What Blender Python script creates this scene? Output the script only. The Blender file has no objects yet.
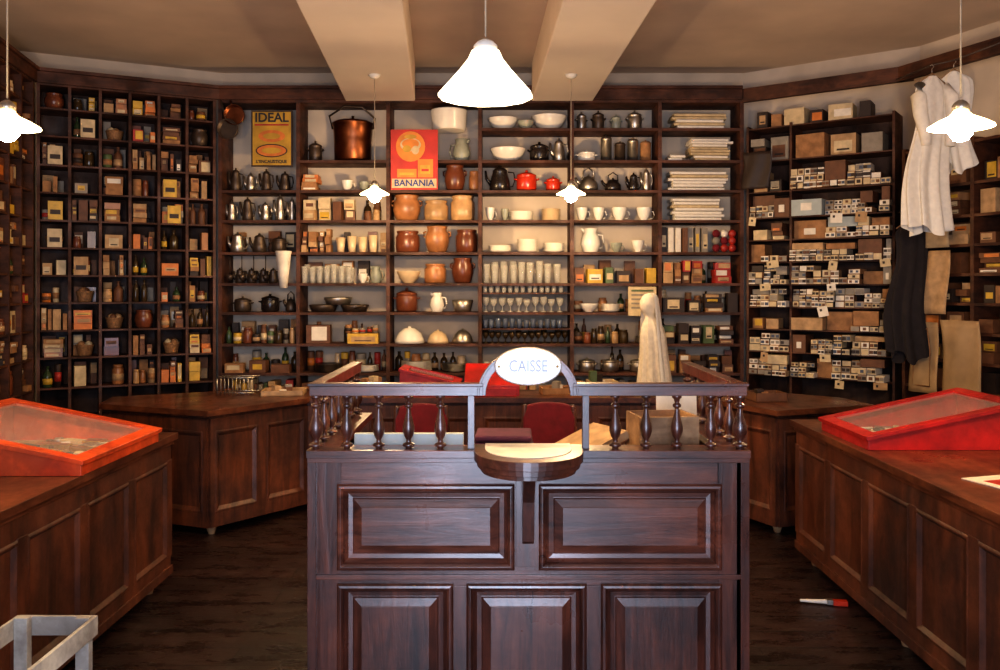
import bpy, bmesh, math, random
from mathutils import Matrix, Vector
random.seed(11)
S = bpy.context.scene
R = random.random
U = random.uniform
# ---------------------------------------------------------------- materials
MATS = {}
def _base(name):
    m = bpy.data.materials.new(name); m.use_nodes = True
    nt = m.node_tree; b = nt.nodes['Principled BSDF']
    MATS[name] = m
    return m, nt, b
def lnk(nt, a, b): nt.links.new(a, b)
def plain(name, col, rough=0.6, metal=0.0, var=0.18, scale=18.0, emit=0, ecol=None, alpha=1.0, coat=0, bump=0.0):
    m, nt, b = _base(name)
    tc = nt.nodes.new('ShaderNodeTexCoord')
    n = nt.nodes.new('ShaderNodeTexNoise'); n.inputs['Scale'].default_value = scale
    n.inputs['Detail'].default_value = 3
    lnk(nt, tc.outputs['Object'], n.inputs['Vector'])
    r = nt.nodes.new('ShaderNodeValToRGB')
    r.color_ramp.elements[0].position = .3; r.color_ramp.elements[1].position = .7
    r.color_ramp.elements[0].color = [c*(1-var) for c in col]+[1]
    r.color_ramp.elements[1].color = [min(1, c*(1+var*.5)) for c in col]+[1]
    lnk(nt, n.outputs['Fac'], r.inputs['Fac']); lnk(nt, r.outputs['Color'], b.inputs['Base Color'])
    b.inputs['Roughness'].default_value = rough; b.inputs['Metallic'].default_value = metal
    if coat: b.inputs['Coat Weight'].default_value = coat
    if emit:
        b.inputs['Emission Color'].default_value = list(ecol or col)+[1]
        b.inputs['Emission Strength'].default_value = emit
    b.inputs['Alpha'].default_value = alpha
    if bump:
        bp = nt.nodes.new('ShaderNodeBump'); bp.inputs['Strength'].default_value = bump; bp.inputs['Distance'].default_value = .01
        lnk(nt, n.outputs['Fac'], bp.inputs['Height']); lnk(nt, bp.outputs['Normal'], b.inputs['Normal'])
    return m
def wood(name, dark, light, rough=0.35, stretch=(1, 1, .08), scale=22, coat=0.0, bump=.15):
    m, nt, b = _base(name)
    tc = nt.nodes.new('ShaderNodeTexCoord'); mp = nt.nodes.new('ShaderNodeMapping')
    mp.inputs['Scale'].default_value = stretch
    lnk(nt, tc.outputs['Object'], mp.inputs['Vector'])
    n = nt.nodes.new('ShaderNodeTexNoise'); n.inputs['Scale'].default_value = scale
    n.inputs['Detail'].default_value = 6; n.inputs['Roughness'].default_value = .65; n.inputs['Distortion'].default_value = .6
    lnk(nt, mp.outputs['Vector'], n.inputs['Vector'])
    n2 = nt.nodes.new('ShaderNodeTexNoise'); n2.inputs['Scale'].default_value = 3.2; n2.inputs['Detail'].default_value = 5; n2.inputs['Roughness'].default_value = .65
    lnk(nt, tc.outputs['Object'], n2.inputs['Vector'])
    r = nt.nodes.new('ShaderNodeValToRGB')
    r.color_ramp.elements[0].position = .32; r.color_ramp.elements[1].position = .68
    r.color_ramp.elements[0].color = list(dark)+[1]; r.color_ramp.elements[1].color = list(light)+[1]
    lnk(nt, n.outputs['Fac'], r.inputs['Fac'])
    mx = nt.nodes.new('ShaderNodeMixRGB'); mx.blend_type = 'MULTIPLY'; mx.inputs['Fac'].default_value = .8
    r2 = nt.nodes.new('ShaderNodeValToRGB'); r2.color_ramp.elements[0].position = .40; r2.color_ramp.elements[1].position = .60
    r2.color_ramp.elements[0].color = (.36, .32, .31, 1); lnk(nt, n2.outputs['Fac'], r2.inputs['Fac'])
    lnk(nt, r.outputs['Color'], mx.inputs['Color1']); lnk(nt, r2.outputs['Color'], mx.inputs['Color2'])
    lnk(nt, mx.outputs['Color'], b.inputs['Base Color'])
    mr = nt.nodes.new('ShaderNodeMapRange'); mr.inputs['From Min'].default_value = .3; mr.inputs['From Max'].default_value = .7
    mr.inputs['To Min'].default_value = rough*1.5; mr.inputs['To Max'].default_value = rough*.7
    lnk(nt, n2.outputs['Fac'], mr.inputs['Value']); lnk(nt, mr.outputs['Result'], b.inputs['Roughness'])
    bp = nt.nodes.new('ShaderNodeBump'); bp.inputs['Strength'].default_value = bump; bp.inputs['Distance'].default_value = .004
    lnk(nt, n.outputs['Fac'], bp.inputs['Height']); lnk(nt, bp.outputs['Normal'], b.inputs['Normal'])
    if coat: b.inputs['Coat Weight'].default_value = coat; b.inputs['Coat Roughness'].default_value = .25
    return m
wood('w_desk', (.03, .009, .006), (.17, .05, .028), .32, (1, 1, .1), 26, .9, .5)
wood('w_deskH', (.042, .012, .008), (.23, .07, .038), .32, (.1, 1, 1), 26, .9, .5)
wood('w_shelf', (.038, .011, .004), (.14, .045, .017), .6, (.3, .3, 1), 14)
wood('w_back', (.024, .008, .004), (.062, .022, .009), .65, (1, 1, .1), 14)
wood('w_counter', (.040, .011, .005), (.19, .055, .021), .5, (1, .35, .1), 20, .1)
wood('w_countertop', (.065, .018, .008), (.22, .07, .028), .34, (.6, .12, 1), 20, .3)
wood('w_crate', (.50, .47, .40), (.78, .74, .65), .8, (.4, .4, .4), 20)
wood('w_light', (.30, .16, .07), (.55, .34, .17), .5, (.15, 1, 1), 20)
wood('w_red', (.72, .07, .014), (.92, .15, .035), .4, (.3, .3, .3), 12, .1, .05)
wood('w_red2', (.42, .010, .010), (.60, .024, .020), .4, (.3, .3, .3), 12, .1, .05)
def floor_mat():
    m, nt, b = _base('floor_planks')
    tc = nt.nodes.new('ShaderNodeTexCoord')
    br = nt.nodes.new('ShaderNodeTexBrick')
    br.inputs['Scale'].default_value = 1; br.inputs['Brick Width'].default_value = 2.3; br.inputs['Row Height'].default_value = .18
    br.inputs['Mortar Size'].default_value = .005; br.inputs['Color1'].default_value = (.020, .010, .008, 1); br.inputs['Color2'].default_value = (.036, .017, .013, 1)
    br.inputs['Mortar'].default_value = (.005, .003, .002, 1)
    lnk(nt, tc.outputs['Object'], br.inputs['Vector'])
    mp = nt.nodes.new('ShaderNodeMapping'); mp.inputs['Scale'].default_value = (.35, 1, 1); lnk(nt, tc.outputs['Object'], mp.inputs['Vector'])
    n = nt.nodes.new('ShaderNodeTexNoise'); n.inputs['Scale'].default_value = 11; n.inputs['Detail'].default_value = 9; n.inputs['Roughness'].default_value = .72; lnk(nt, mp.outputs['Vector'], n.inputs['Vector'])
    r = nt.nodes.new('ShaderNodeValToRGB'); r.color_ramp.elements[0].position = .3; r.color_ramp.elements[1].position = .7
    r.color_ramp.elements[0].color = (.35, .35, .35, 1); r.color_ramp.elements[1].color = (1.6, 1.5, 1.5, 1); lnk(nt, n.outputs['Fac'], r.inputs['Fac'])
    mx = nt.nodes.new('ShaderNodeMixRGB'); mx.blend_type = 'MULTIPLY'; mx.inputs['Fac'].default_value = 1
    lnk(nt, br.outputs['Color'], mx.inputs['Color1']); lnk(nt, r.outputs['Color'], mx.inputs['Color2']); lnk(nt, mx.outputs['Color'], b.inputs['Base Color'])
    mr = nt.nodes.new('ShaderNodeMapRange'); mr.inputs['From Min'].default_value = .38; mr.inputs['From Max'].default_value = .62
    mr.inputs['To Min'].default_value = .16; mr.inputs['To Max'].default_value = .5
    lnk(nt, n.outputs['Fac'], mr.inputs['Value']); lnk(nt, mr.outputs['Result'], b.inputs['Roughness'])
    bp = nt.nodes.new('ShaderNodeBump'); bp.inputs['Strength'].default_value = .8; bp.inputs['Distance'].default_value = .012
    ad = nt.nodes.new('ShaderNodeMath'); ad.operation = 'SUBTRACT'; lnk(nt, n.outputs['Fac'], ad.inputs[0]); lnk(nt, br.outputs['Fac'], ad.inputs[1])
    lnk(nt, ad.outputs[0], bp.inputs['Height']); lnk(nt, bp.outputs['Normal'], b.inputs['Normal'])
floor_mat()
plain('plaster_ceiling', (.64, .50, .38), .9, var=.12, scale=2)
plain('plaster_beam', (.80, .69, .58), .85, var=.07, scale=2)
plain('plaster_wall', (.62, .51, .39), .9, var=.18, scale=3)
plain('white_cer', (.80, .74, .64), .25, var=.05)
plain('cream_cer', (.62, .46, .28), .3, var=.1)
plain('stone', (.40, .17, .065), .35, var=.4, scale=9)
plain('stone2', (.50, .30, .14), .35, var=.35, scale=9)
plain('stone3', (.17, .05, .022), .3, var=.3, scale=9)
plain('grey_cer', (.32, .33, .26), .35, var=.2)
plain('black_enam', (.02, .014, .012), .25, var=.3)
plain('red_enam', (.55, .04, .015), .25, var=.15)
plain('copper', (.26, .09, .04), .36, 1.0, var=.6, scale=7)
plain('tin', (.5, .45, .38), .35, .9, var=.3)
plain('darkmetal', (.10, .07, .05), .42, .6, var=.3)
plain('glassware', (.8, .76, .66), .08, var=.02, alpha=.30)
plain('pane', (.9, .9, .9), .04, var=.01, alpha=.10)
plain('linen', (.8, .74, .64), .9, var=.08, scale=30, bump=.2)
plain('veil', (.74, .64, .50), .9, var=.15, scale=30, bump=.2)
plain('blackcloth', (.018, .012, .012), .9, var=.3, bump=.2)
plain('kraft', (.36, .18, .075), .8, var=.35)
plain('kraft2', (.48, .30, .15), .8, var=.3)
plain('patternpaper', (.38, .25, .13), .85, var=.25, scale=6)
plain('apron', (.42, .30, .17), .9, var=.2)
plain('p_cream', (.62, .48, .28), .6, var=.25)
plain('p_white', (.78, .70, .58), .6, var=.15)
plain('p_yellow', (.62, .38, .04), .5, var=.25)
plain('p_orange', (.6, .18, .03), .5, var=.25)
plain('p_red', (.40, .03, .02), .5, var=.25)
plain('p_blue', (.06, .08, .13), .5)
plain('p_green', (.09, .13, .05), .5)
plain('p_brown', (.15, .06, .025), .6, var=.3)
plain('p_dark', (.035, .02, .014), .6)
plain('p_grey', (.28, .24, .19), .6)
plain('pst_yellow', (.52, .30, .03), .5, var=.35, scale=7)
plain('pst_orange', (.70, .24, .03), .5, var=.25, scale=9)
plain('pst_red', (.52, .035, .018), .5, var=.25, scale=7)
plain('ink', (.02, .02, .025), .6)
plain('inkblue', (.02, .05, .22), .6)
plain('bottle', (.05, .03, .012), .1, var=.3)
plain('bottle_g', (.035, .06, .025), .1, var=.3)
plain('sign_enam', (.90, .90, .90), .18, var=.02)
plain('sign_text', (.30, .31, .34), .3)
plain('leather', (.82, .74, .62), .4, var=.12)
plain('redcloth', (.16, .005, .012), .85, var=.25, bump=.3)
plain('purplecloth', (.08, .015, .04), .85, var=.25)
plain('bluepaper', (.42, .46, .44), .7, var=.1)
plain('brass', (.6, .4, .12), .3, 1.0)
plain('wicker', (.3, .15, .06), .7, var=.4, scale=60, bump=.5)
plain('shade_big', (.95, .9, .8), .3, var=.02, emit=3.0, ecol=(1, .88, .62))
plain('shade_small', (.95, .9, .8), .3, var=.02, emit=7, ecol=(1, .76, .38))
plain('bulb', (1, .95, .85), .3, var=.01, emit=120, ecol=(1, .78, .42))
plain('cord', (.45, .36, .26), .6)
plain('exterior_frame', (.12, .09, .07), .5)

# ---------------------------------------------------------------- mesh builder
class MB:
    def __init__(s, name):
        s.name = name; s.v = []; s.f = []; s.m = []; s.s = []; s.mats = []; s.M = Matrix()
    def mi(s, mat):
        if mat not in s.mats: s.mats.append(mat)
        return s.mats.index(mat)
    def add(s, vs, fs, mat, smooth=False, T=None):
        o = len(s.v); M = s.M @ T if T is not None else s.M
        s.v += [M @ Vector(p) for p in vs]
        i = s.mi(mat)
        for f in fs:
            s.f.append([a+o for a in f]); s.m.append(i); s.s.append(smooth)
    def box(s, x0, x1, y0, y1, z0, z1, mat, T=None):
        vs = [(x, y, z) for z in (z0, z1) for y in (y0, y1) for x in (x0, x1)]
        s.add(vs, [(0, 2, 3, 1), (4, 5, 7, 6), (0, 1, 5, 4), (2, 6, 7, 3), (0, 4, 6, 2), (1, 3, 7, 5)], mat, False, T)
    def rbox(s, cx, cy, z0, w, d, h, mat, ang=0):
        T = Matrix.Translation((cx, cy, z0)) @ Matrix.Rotation(ang, 4, 'Z')
        s.box(-w/2, w/2, -d/2, d/2, 0, h, mat, T)
    def prism(s, poly, z0, z1, mat, T=None):
        n = len(poly)
        vs = [(x, y, z0) for x, y in poly]+[(x, y, z1) for x, y in poly]
        fs = [tuple(range(n-1, -1, -1)), tuple(range(n, 2*n))]+[(i, (i+1) % n, n+(i+1) % n, n+i) for i in range(n)]
        s.add(vs, fs, mat, False, T)
    def lathe(s, prof, mat, cx=0, cy=0, z=0, sr=1, sz=1, seg=14, T=None, smooth=True, sy=1):
        vs = []; fs = []
        for r, h in prof:
            for k in range(seg):
                a = 2*math.pi*k/seg
                vs.append((cx+max(r, 1e-4)*sr*math.cos(a), cy+max(r, 1e-4)*sr*math.sin(a)*sy, z+h*sz))
        n = len(prof)
        for i in range(n-1):
            for k in range(seg):
                k2 = (k+1) % seg
                fs.append((i*seg+k, i*seg+k2, (i+1)*seg+k2, (i+1)*seg+k))
        s.add(vs, fs, mat, smooth, T)
        s.add([vs[k] for k in range(seg)], [tuple(range(seg-1, -1, -1))], mat, False, T)
        s.add([vs[(n-1)*seg+k] for k in range(seg)], [tuple(range(seg))], mat, False, T)
    def tube(s, pts, r, mat, seg=8, T=None):
        pts = [Vector(p) for p in pts]; rs = r if isinstance(r, (list, tuple)) else [r]*len(pts)
        vs = []; fs = []
        for i, p in enumerate(pts):
            t = (pts[min(i+1, len(pts)-1)]-pts[max(i-1, 0)]).normalized()
            ref = Vector((0, 0, 1)) if abs(t.z) < .9 else Vector((1, 0, 0))
            a = t.cross(ref).normalized(); b = t.cross(a)
            for k in range(seg):
                an = 2*math.pi*k/seg
                vs.append(p+a*math.cos(an)*rs[i]+b*math.sin(an)*rs[i])
        for i in range(len(pts)-1):
            for k in range(seg):
                k2 = (k+1) % seg
                fs.append((i*seg+k, i*seg+k2, (i+1)*seg+k2, (i+1)*seg+k))
        fs += [tuple(range(seg)), tuple(range((len(pts)-1)*seg, len(pts)*seg))]
        s.add(vs, fs, mat, True, T)
    def panel(s, x0, x1, z0, z1, prof, mat, T=None):
        vs = []; fs = []
        for ins, y in prof:
            vs += [(x0+ins, y, z0+ins), (x1-ins, y, z0+ins), (x1-ins, y, z1-ins), (x0+ins, y, z1-ins)]
        for i in range(len(prof)-1):
            for k in range(4):
                fs.append((i*4+k, i*4+(k+1) % 4, (i+1)*4+(k+1) % 4, (i+1)*4+k))
        l = (len(prof)-1)*4; fs.append((l, l+1, l+2, l+3))
        s.add(vs, fs, mat, False, T)
    def grid(s, fn, nu, nv, mat, T=None, smooth=True):
        vs = [fn(i/nu, j/nv) for j in range(nv+1) for i in range(nu+1)]
        fs = [(j*(nu+1)+i, j*(nu+1)+i+1, (j+1)*(nu+1)+i+1, (j+1)*(nu+1)+i) for j in range(nv) for i in range(nu)]
        s.add(vs, fs, mat, smooth, T)
    def obj(s, bevel=0, solid=0, recalc=True, parent=None):
        me = bpy.data.meshes.new(s.name)
        me.from_pydata([tuple(p) for p in s.v], [], s.f)
        for m in s.mats: me.materials.append(MATS[m])
        me.polygons.foreach_set('material_index', s.m); me.polygons.foreach_set('use_smooth', s.s)
        me.update()
        if recalc:
            bm = bmesh.new(); bm.from_mesh(me); bmesh.ops.remove_doubles(bm, verts=bm.verts, dist=1e-6)
            bmesh.ops.recalc_face_normals(bm, faces=bm.faces); bm.to_mesh(me); bm.free()
        o = bpy.data.objects.new(s.name, me); S.collection.objects.link(o)
        if solid:
            md = o.modifiers.new('s', 'SOLIDIFY'); md.thickness = solid
        if bevel:
            md = o.modifiers.new('b', 'BEVEL'); md.width = bevel; md.segments = 2; md.limit_method = 'ANGLE'; md.angle_limit = math.radians(50)
        if parent: o.parent = parent
        return o
G = {}
def g(name):
    if name not in G: G[name] = MB(name)
    return G[name]
def text(mb, body, size, mat, T, ext=.0008):
    cu = bpy.data.curves.new('t', 'FONT'); cu.body = body; cu.size = size; cu.align_x = 'CENTER'; cu.align_y = 'CENTER'; cu.extrude = ext
    cu.resolution_u = 3
    if mat != 'sign_text': cu.offset = size*.022
    o = bpy.data.objects.new('t', cu); S.collection.objects.link(o)
    dg = bpy.context.evaluated_depsgraph_get(); dg.update()
    me = bpy.data.meshes.new_from_object(o.evaluated_get(dg))
    mb.add([tuple(v.co) for v in me.vertices], [tuple(p.vertices) for p in me.polygons], mat, False, T)
    bpy.data.objects.remove(o); bpy.data.meshes.remove(me)
UP = Matrix.Rotation(math.pi/2, 4, 'X')
def frame(a, b):
    a = Vector((*a, 0)); b = Vector((*b, 0)); u = (b-a).normalized(); w = Vector((-u.y, u.x, 0))
    M = Matrix(((u.x, w.x, 0, a.x), (u.y, w.y, 0, a.y), (0, 0, 1, 0), (0, 0, 0, 1)))
    return M, (b-a).length

# ---------------------------------------------------------------- room shell
A = (-2.31, 7.0); B = (-3.5, 6.4); C = (-3.05, 4.2); D = (1.99, 7.0); E = (2.95, 6.3); F = (3.7, 4.4)
HC = 3.45
FA, _ = frame((-2.31, 7), (1.99, 7))
FL, LL = frame(B, A); FLL, LLL = frame(C, B); FR, LR = frame(D, E); FRR, LRR = frame(E, F)
W = .32
def off(P, Q, d):
    M, L = frame(P, Q); return M @ Vector((0, d, 0)), M @ Vector((L, d, 0))
def inter(p1, p2, p3, p4):
    x1, y1 = p1.x, p1.y; x2, y2 = p2.x, p2.y; x3, y3 = p3.x, p3.y; x4, y4 = p4.x, p4.y
    d = (x1-x2)*(y3-y4)-(y1-y2)*(x3-x4)
    a = x1*y2-y1*x2; b = x3*y4-y3*x4
    return ((a*(x3-x4)-(x1-x2)*b)/d, (a*(y3-y4)-(y1-y2)*b)/d)
o1 = off(C, B, W); o2 = off(B, A, W); o3 = off(A, D, W); o4 = off(D, E, W); o5 = off(E, F, W)
P1 = inter(*o1, *o2); P2 = inter(*o2, *o3); P3 = inter(*o3, *o4); P4 = inter(*o4, *o5)
P0 = (o1[0].x, o1[0].y); P5 = (o5[1].x, o5[1].y)
YF = -1.1
walls = [('wall_left', (-3.38, YF), P0), ('wall_left_rear', P0, P1), ('wall_left_corner', P1, P2), ('wall_back', P2, P3), ('wall_right_corner', P3, P4),
         ('wall_right_rear', P4, P5), ('wall_right', P5, (4.0, YF))]
for nm, a, b in walls:
    M, L = frame(a, b); w = MB(nm); w.M = M; w.box(0, L, 0, .12, 0, HC, 'plaster_wall'); w.obj()
w = MB('wall_front')
xs = [-3.5, -2.6, -.95, -.6, .6, .95, 2.6, 4.1]
for i in range(7):
    if i in (1, 5): w.box(xs[i], xs[i+1], YF-.12, YF, 0, .7, 'plaster_wall'); w.box(xs[i], xs[i+1], YF-.12, YF, 2.7, HC, 'plaster_wall')
    elif i == 3: w.box(xs[i], xs[i+1], YF-.12, YF, 2.7, HC, 'plaster_wall')
    else: w.box(xs[i], xs[i+1], YF-.12, YF, 0, HC, 'plaster_wall')
w.obj()
for i, (a, b, z) in enumerate([(-2.6, -.95, .7), (.95, 2.6, .7), (-.6, .6, 0)]):
    w = MB('window_%d' % (i+1) if i < 2 else 'door_1')
    t = .05; ya, yb = YF-.175, YF-.125
    w.box(a, a+t, ya, yb, z, 2.7, 'exterior_frame'); w.box(b-t, b, ya, yb, z, 2.7, 'exterior_frame')
    w.box(a+t, b-t, ya, yb, 2.65, 2.7, 'exterior_frame'); w.box(a+t, b-t, ya, yb, z, z+t, 'exterior_frame')
    m = (a+b)/2; w.box(m-.02, m+.02, ya, yb, z+t, 2.65, 'exterior_frame'); w.box(a+t, m-.02, ya, yb, 1.9, 1.94, 'exterior_frame'); w.box(m+.02, b-t, ya, yb, 1.9, 1.94, 'exterior_frame')
    w.obj()
w = MB('floor'); w.box(-4.1, 4.4, YF-.2, 7.6, -.08, 0, 'floor_planks'); w.obj()
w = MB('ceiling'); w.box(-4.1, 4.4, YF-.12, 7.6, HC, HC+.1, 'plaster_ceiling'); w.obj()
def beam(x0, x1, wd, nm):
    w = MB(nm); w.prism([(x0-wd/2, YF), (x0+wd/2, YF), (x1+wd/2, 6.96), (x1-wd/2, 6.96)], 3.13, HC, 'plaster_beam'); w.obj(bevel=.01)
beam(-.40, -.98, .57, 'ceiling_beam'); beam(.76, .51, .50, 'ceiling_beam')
w = MB('trim_1')
for M, L, y0 in ((FL, LL, -.02), (FA, 4.3, -.02), (FLL, LLL, -.02)):
    w.M = M; w.box(0, L, y0, 0.0, 3.15, 3.235, 'w_shelf'); w.box(0, L, y0-.02, 0, 3.235, 3.26, 'w_shelf')
w.M = FR; w.box(-.03, LR+.1, .0, .05, 3.13, 3.24, 'w_shelf')
w.M = FRR; w.box(-.02, LRR, .0, .05, 3.13, 3.24, 'w_shelf')
w.obj(bevel=.004)

# ---------------------------------------------------------------- shelving
ZS = [.12, .40, .66, .90, 1.14, 1.40, 1.64, 1.896, 2.16, 2.407, 2.654, 2.918, 3.15]
def bx(p): return (p-500)/121.4+2.31
XB = [bx(p) for p in (220, 298, 388, 480, 572, 660, 742)]
def shelving(name, M, xs, zs, depth, back=None, th=.022, skip=()):
    s = MB(name); s.M = M
    z1 = zs[-1]+.02
    for i, x in enumerate(xs):
        s.box(x-th/2-.004, x+th/2+.004, 0, depth, 0, z1, 'w_shelf')
    for i in range(len(xs)-1):
        for j, z in enumerate(zs):
            if (i, j) in skip: continue
            s.box(xs[i]+th/2+.004, xs[i+1]-th/2-.004, .004, depth, z-th, z, 'w_shelf')
    if back: s.box(xs[0], xs[-1], depth, depth+.01, 0, z1, back)
    return s.obj()
shelving('shelving_unit', FA, XB, ZS, .30, None, .022, skip=((0, 10), (0, 11), (1, 11), (2, 11)))
NL = 6
ZL = [.12, .36, .60, .84, 1.07, 1.28, 1.49, 1.70, 1.91, 2.12, 2.33, 2.54, 2.76, 2.97, 3.15]
XL = [.02+i*(LL-.06)/NL for i in range(NL+1)]
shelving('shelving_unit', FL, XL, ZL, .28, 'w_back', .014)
NLL = 9
XLL = [.0+i*(LLL-.04)/NLL for i in range(NLL+1)]
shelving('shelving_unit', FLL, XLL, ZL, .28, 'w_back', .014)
ZR = [.12, .40, .66, .90, 1.09, 1.27, 1.45, 1.63, 1.81, 1.99, 2.17, 2.38, 2.63, 2.90]
XR = [.05, .40, LR-.03]
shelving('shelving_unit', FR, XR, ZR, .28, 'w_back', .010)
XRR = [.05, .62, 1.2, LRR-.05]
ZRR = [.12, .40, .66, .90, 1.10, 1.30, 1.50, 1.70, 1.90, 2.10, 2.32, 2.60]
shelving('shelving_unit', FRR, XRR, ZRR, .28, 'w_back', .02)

# ---------------------------------------------------------------- goods
P_CROCK = [(.62, 0), (.8, .08), (1, .4), (.97, .68), (.78, .86), (.86, .94), (.86, 1), (.72, 1), (.66, .9)]
P_CROCK2 = [(.8, 0), (.95, .05), (1, .3), (1, .72), (.82, .86), (.92, .93), (.92, 1), (.78, 1), (.72, .9)]
P_BOWL = [(.42, 0), (.45, .08), (.78, .4), (1, .96), (1, 1), (.93, 1), (.7, .45), (.3, .18)]
P_TUMB = [(.72, 0), (.8, .3), (1, 1), (.92, 1), (.7, .1)]
P_BOTT = [(.9, 0), (1, .03), (1, .55), (.8, .68), (.35, .78), (.32, .95), (.4, .96), (.4, 1)]
P_JAR = [(.9, 0), (1, .05), (1, .75), (.8, .85), (.85, .86), (.85, 1)]
P_POT = [(.8, 0), (.98, .1), (1, .62), (.92, .7), (.98, .72), (.95, .78), (.4, .88), (.12, .9), (.16, .96), (.1, 1)]
P_COFFEE = [(.85, 0), (1, .05), (.9, .4), (.66, .75), (.7, .78), (.5, .88), (.15, .92), (.18, .98), (.05, 1)]
def handle(mb, x, y, z, r, h, mat, side=1, t=.006):
    mb.tube([(x+side*r*.85, y, z+h*.75), (x+side*(r*1.5), y, z+h*.72), (x+side*(r*1.65), y, z+h*.45), (x+side*r*1.4, y, z+h*.2), (x+side*r*.95, y, z+h*.18)], t, mat, 6)
def crock(x, z, r, h, mat, y=.13, M=FA, lug=True):
    mb = g('stoneware_crocks'); mb.M = M; mb.lathe(P_CROCK if lug else P_CROCK2, mat, x, y, z, r, h, 18)
    mb.lathe([(1, 0), (1, 1)], 'p_dark', x, y, z+h*.9, r*.68, h*.02, 14)
    if lug:
        for sd in (-1, 1): mb.tube([(x+sd*r*.9, y, z+h*.8), (x+sd*r*1.12, y, z+h*.76), (x+sd*r*1.1, y, z+h*.62), (x+sd*r*.95, y, z+h*.58)], .008, mat, 6)
def bowl(x, z, r, h, mat='white_cer', y=.13, M=FA, name='ceramic_bowls'):
    mb = g(name); mb.M = M; mb.lathe(P_BOWL, mat, x, y, z, r, h, 20)
def dome(x, z, r, h, mat='white_cer'):
    mb = g('ceramic_bowls'); mb.M = FA; mb.lathe([(1, 0), (.96, .2), (.75, .6), (.35, .88), (.1, .9), (.12, 1)], mat, x, .12, z, r, h, 20)
def pot(x, z, r, h, mat, y=.13, two=True, M=FA, name='cooking_pots'):
    mb = g(name); mb.M = M; mb.lathe(P_POT, mat, x, y, z, r, h, 18)
    for sd in (-1, 1): mb.tube([(x+sd*r*.95, y-.03, z+h*.55), (x+sd*r*1.2, y-.02, z+h*.58), (x+sd*r*1.2, y+.02, z+h*.58), (x+sd*r*.95, y+.03, z+h*.55)], .006, mat, 6)
def coffee(x, z, r, h, mat, y=.13, side=1, M=FA, name='coffee_pots'):
    mb = g(name); mb.M = M; mb.lathe(P_COFFEE, mat, x, y, z, r, h, 16)
    handle(mb, x, y, z, r*.85, h, mat, side)
    mb.tube([(x-side*r*.8, y, z+h*.25), (x-side*r*1.25, y, z+h*.5), (x-side*r*1.35, y, z+h*.8)], [.02, .014, .009], mat, 6)
def kettle(x, z, r, h, mat, y=.13):
    mb = g('kettles'); mb.M = FA
    mb.lathe([(.85, 0), (1, .12), (.95, .35), (.5, .6), (.3, .62), (.1, .66), (.12, .72)], mat, x, y, z, r, h, 16)
    mb.tube([(x-r*.6, y, z+h*.5), (x-r*.55, y, z+h*.85), (x, y, z+h), (x+r*.55, y, z+h*.85), (x+r*.6, y, z+h*.5)], .006, mat, 6)
    mb.tube([(x-r*.8, y, z+h*.3), (x-r*1.2, y, z+h*.45), (x-r*1.35, y, z+h*.6)], [.018, .012, .009], mat, 6)
def jug(x, z, r, h, mat, y=.12, side=1):
    mb = g('ceramic_jugs'); mb.M = FA
    mb.lathe([(.7, 0), (.75, .05), (1, .35), (.85, .65), (.6, .82), (.75, 1), (.66, 1), (.5, .85)], mat, x, y, z, r, h, 16)
    handle(mb, x, y, z, r*.8, h, mat, side, .007)
    mb.tube([(x-side*r*.55, y, z+h*.9), (x-side*r*.95, y, z+h*1.0)], [.02, .008], mat, 6)
def cup(x, z, r, h, mat='white_cer', y=.1, side=1):
    mb = g('porcelain_cups'); mb.M = FA; mb.lathe(P_BOWL, mat, x, y, z, r, h, 14); handle(mb, x, y, z, r*.8, h*.95, mat, side, .004)
def plates(x, z, r, n, mat='white_cer', y=.13):
    mb = g('plate_stacks'); mb.M = FA
    for i in range(n):
        mb.lathe([(.55, 0), (.6, .2), (1, 1), (1, 1.15), (.55, .5)], mat, x+U(-.003, .003), y, z+i*.0105, r, .014, 20)
def tumblers(x0, x1, z, r, h, step, name='glass_tumblers', mat='glassware', rows=2):
    mb = g(name); mb.M = FA; x = x0+r
    while x < x1-r:
        for k in range(rows): mb.lathe(P_TUMB, mat, x+U(-.004, .004), .05+k*.1, z, r, h*U(.85, 1.08), 10)
        x += step*U(.95, 1.12)
def stems(x0, x1, z, r, h, step, mat='glassware'):
    mb = g('stemmed_glasses'); mb.M = FA; x = x0+r
    while x < x1-r:
        for k in range(2): mb.lathe([(.8, 0), (.8, .03), (.12, .08), (.1, .4), (.5, .48), (.9, .7), (1, 1), (.93, 1), (.45, .5)], mat, x+U(-.004, .004), .06+k*.1, z, r, h*U(.85, 1.05), 10)
        x += step
def linens(x0, x1, z, n, t=.024):
    mb = g('folded_linen_stacks'); mb.M = FA
    for i in range(n):
        a = x0+U(0, .05); b = x1-U(0, .05); zz = z+i*t; d = U(.0, .04)
        N = 6; pts = []
        for k in range(N+1):
            an = math.pi*(k/N)-math.pi/2
            pts.append((-math.cos(an)*t*.48+.02+d, zz+t*.48+math.sin(an)*t*.47))
        pts += [(.24, zz+t*.95), (.24, zz+.005)]
        n2 = len(pts)
        vs = [(a, p[0], p[1]) for p in pts]+[(b, p[0]+.01, p[1]-.001) for p in pts]
        fs = [tuple(range(n2)), tuple(range(2*n2-1, n2-1, -1))]+[(q, (q+1) % n2, n2+(q+1) % n2, n2+q) for q in range(n2)]
        mb.add(vs, fs, 'linen' if R() < .8 else 'p_cream', False)
PK = ['p_cream', 'p_yellow', 'p_orange', 'p_brown', 'kraft', 'kraft', 'kraft2', 'p_brown', 'p_green', 'p_dark', 'p_red', 'p_grey']
MUT = ['kraft', 'p_brown', 'p_dark', 'kraft2', 'p_brown', 'p_grey', 'stone3']
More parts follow.
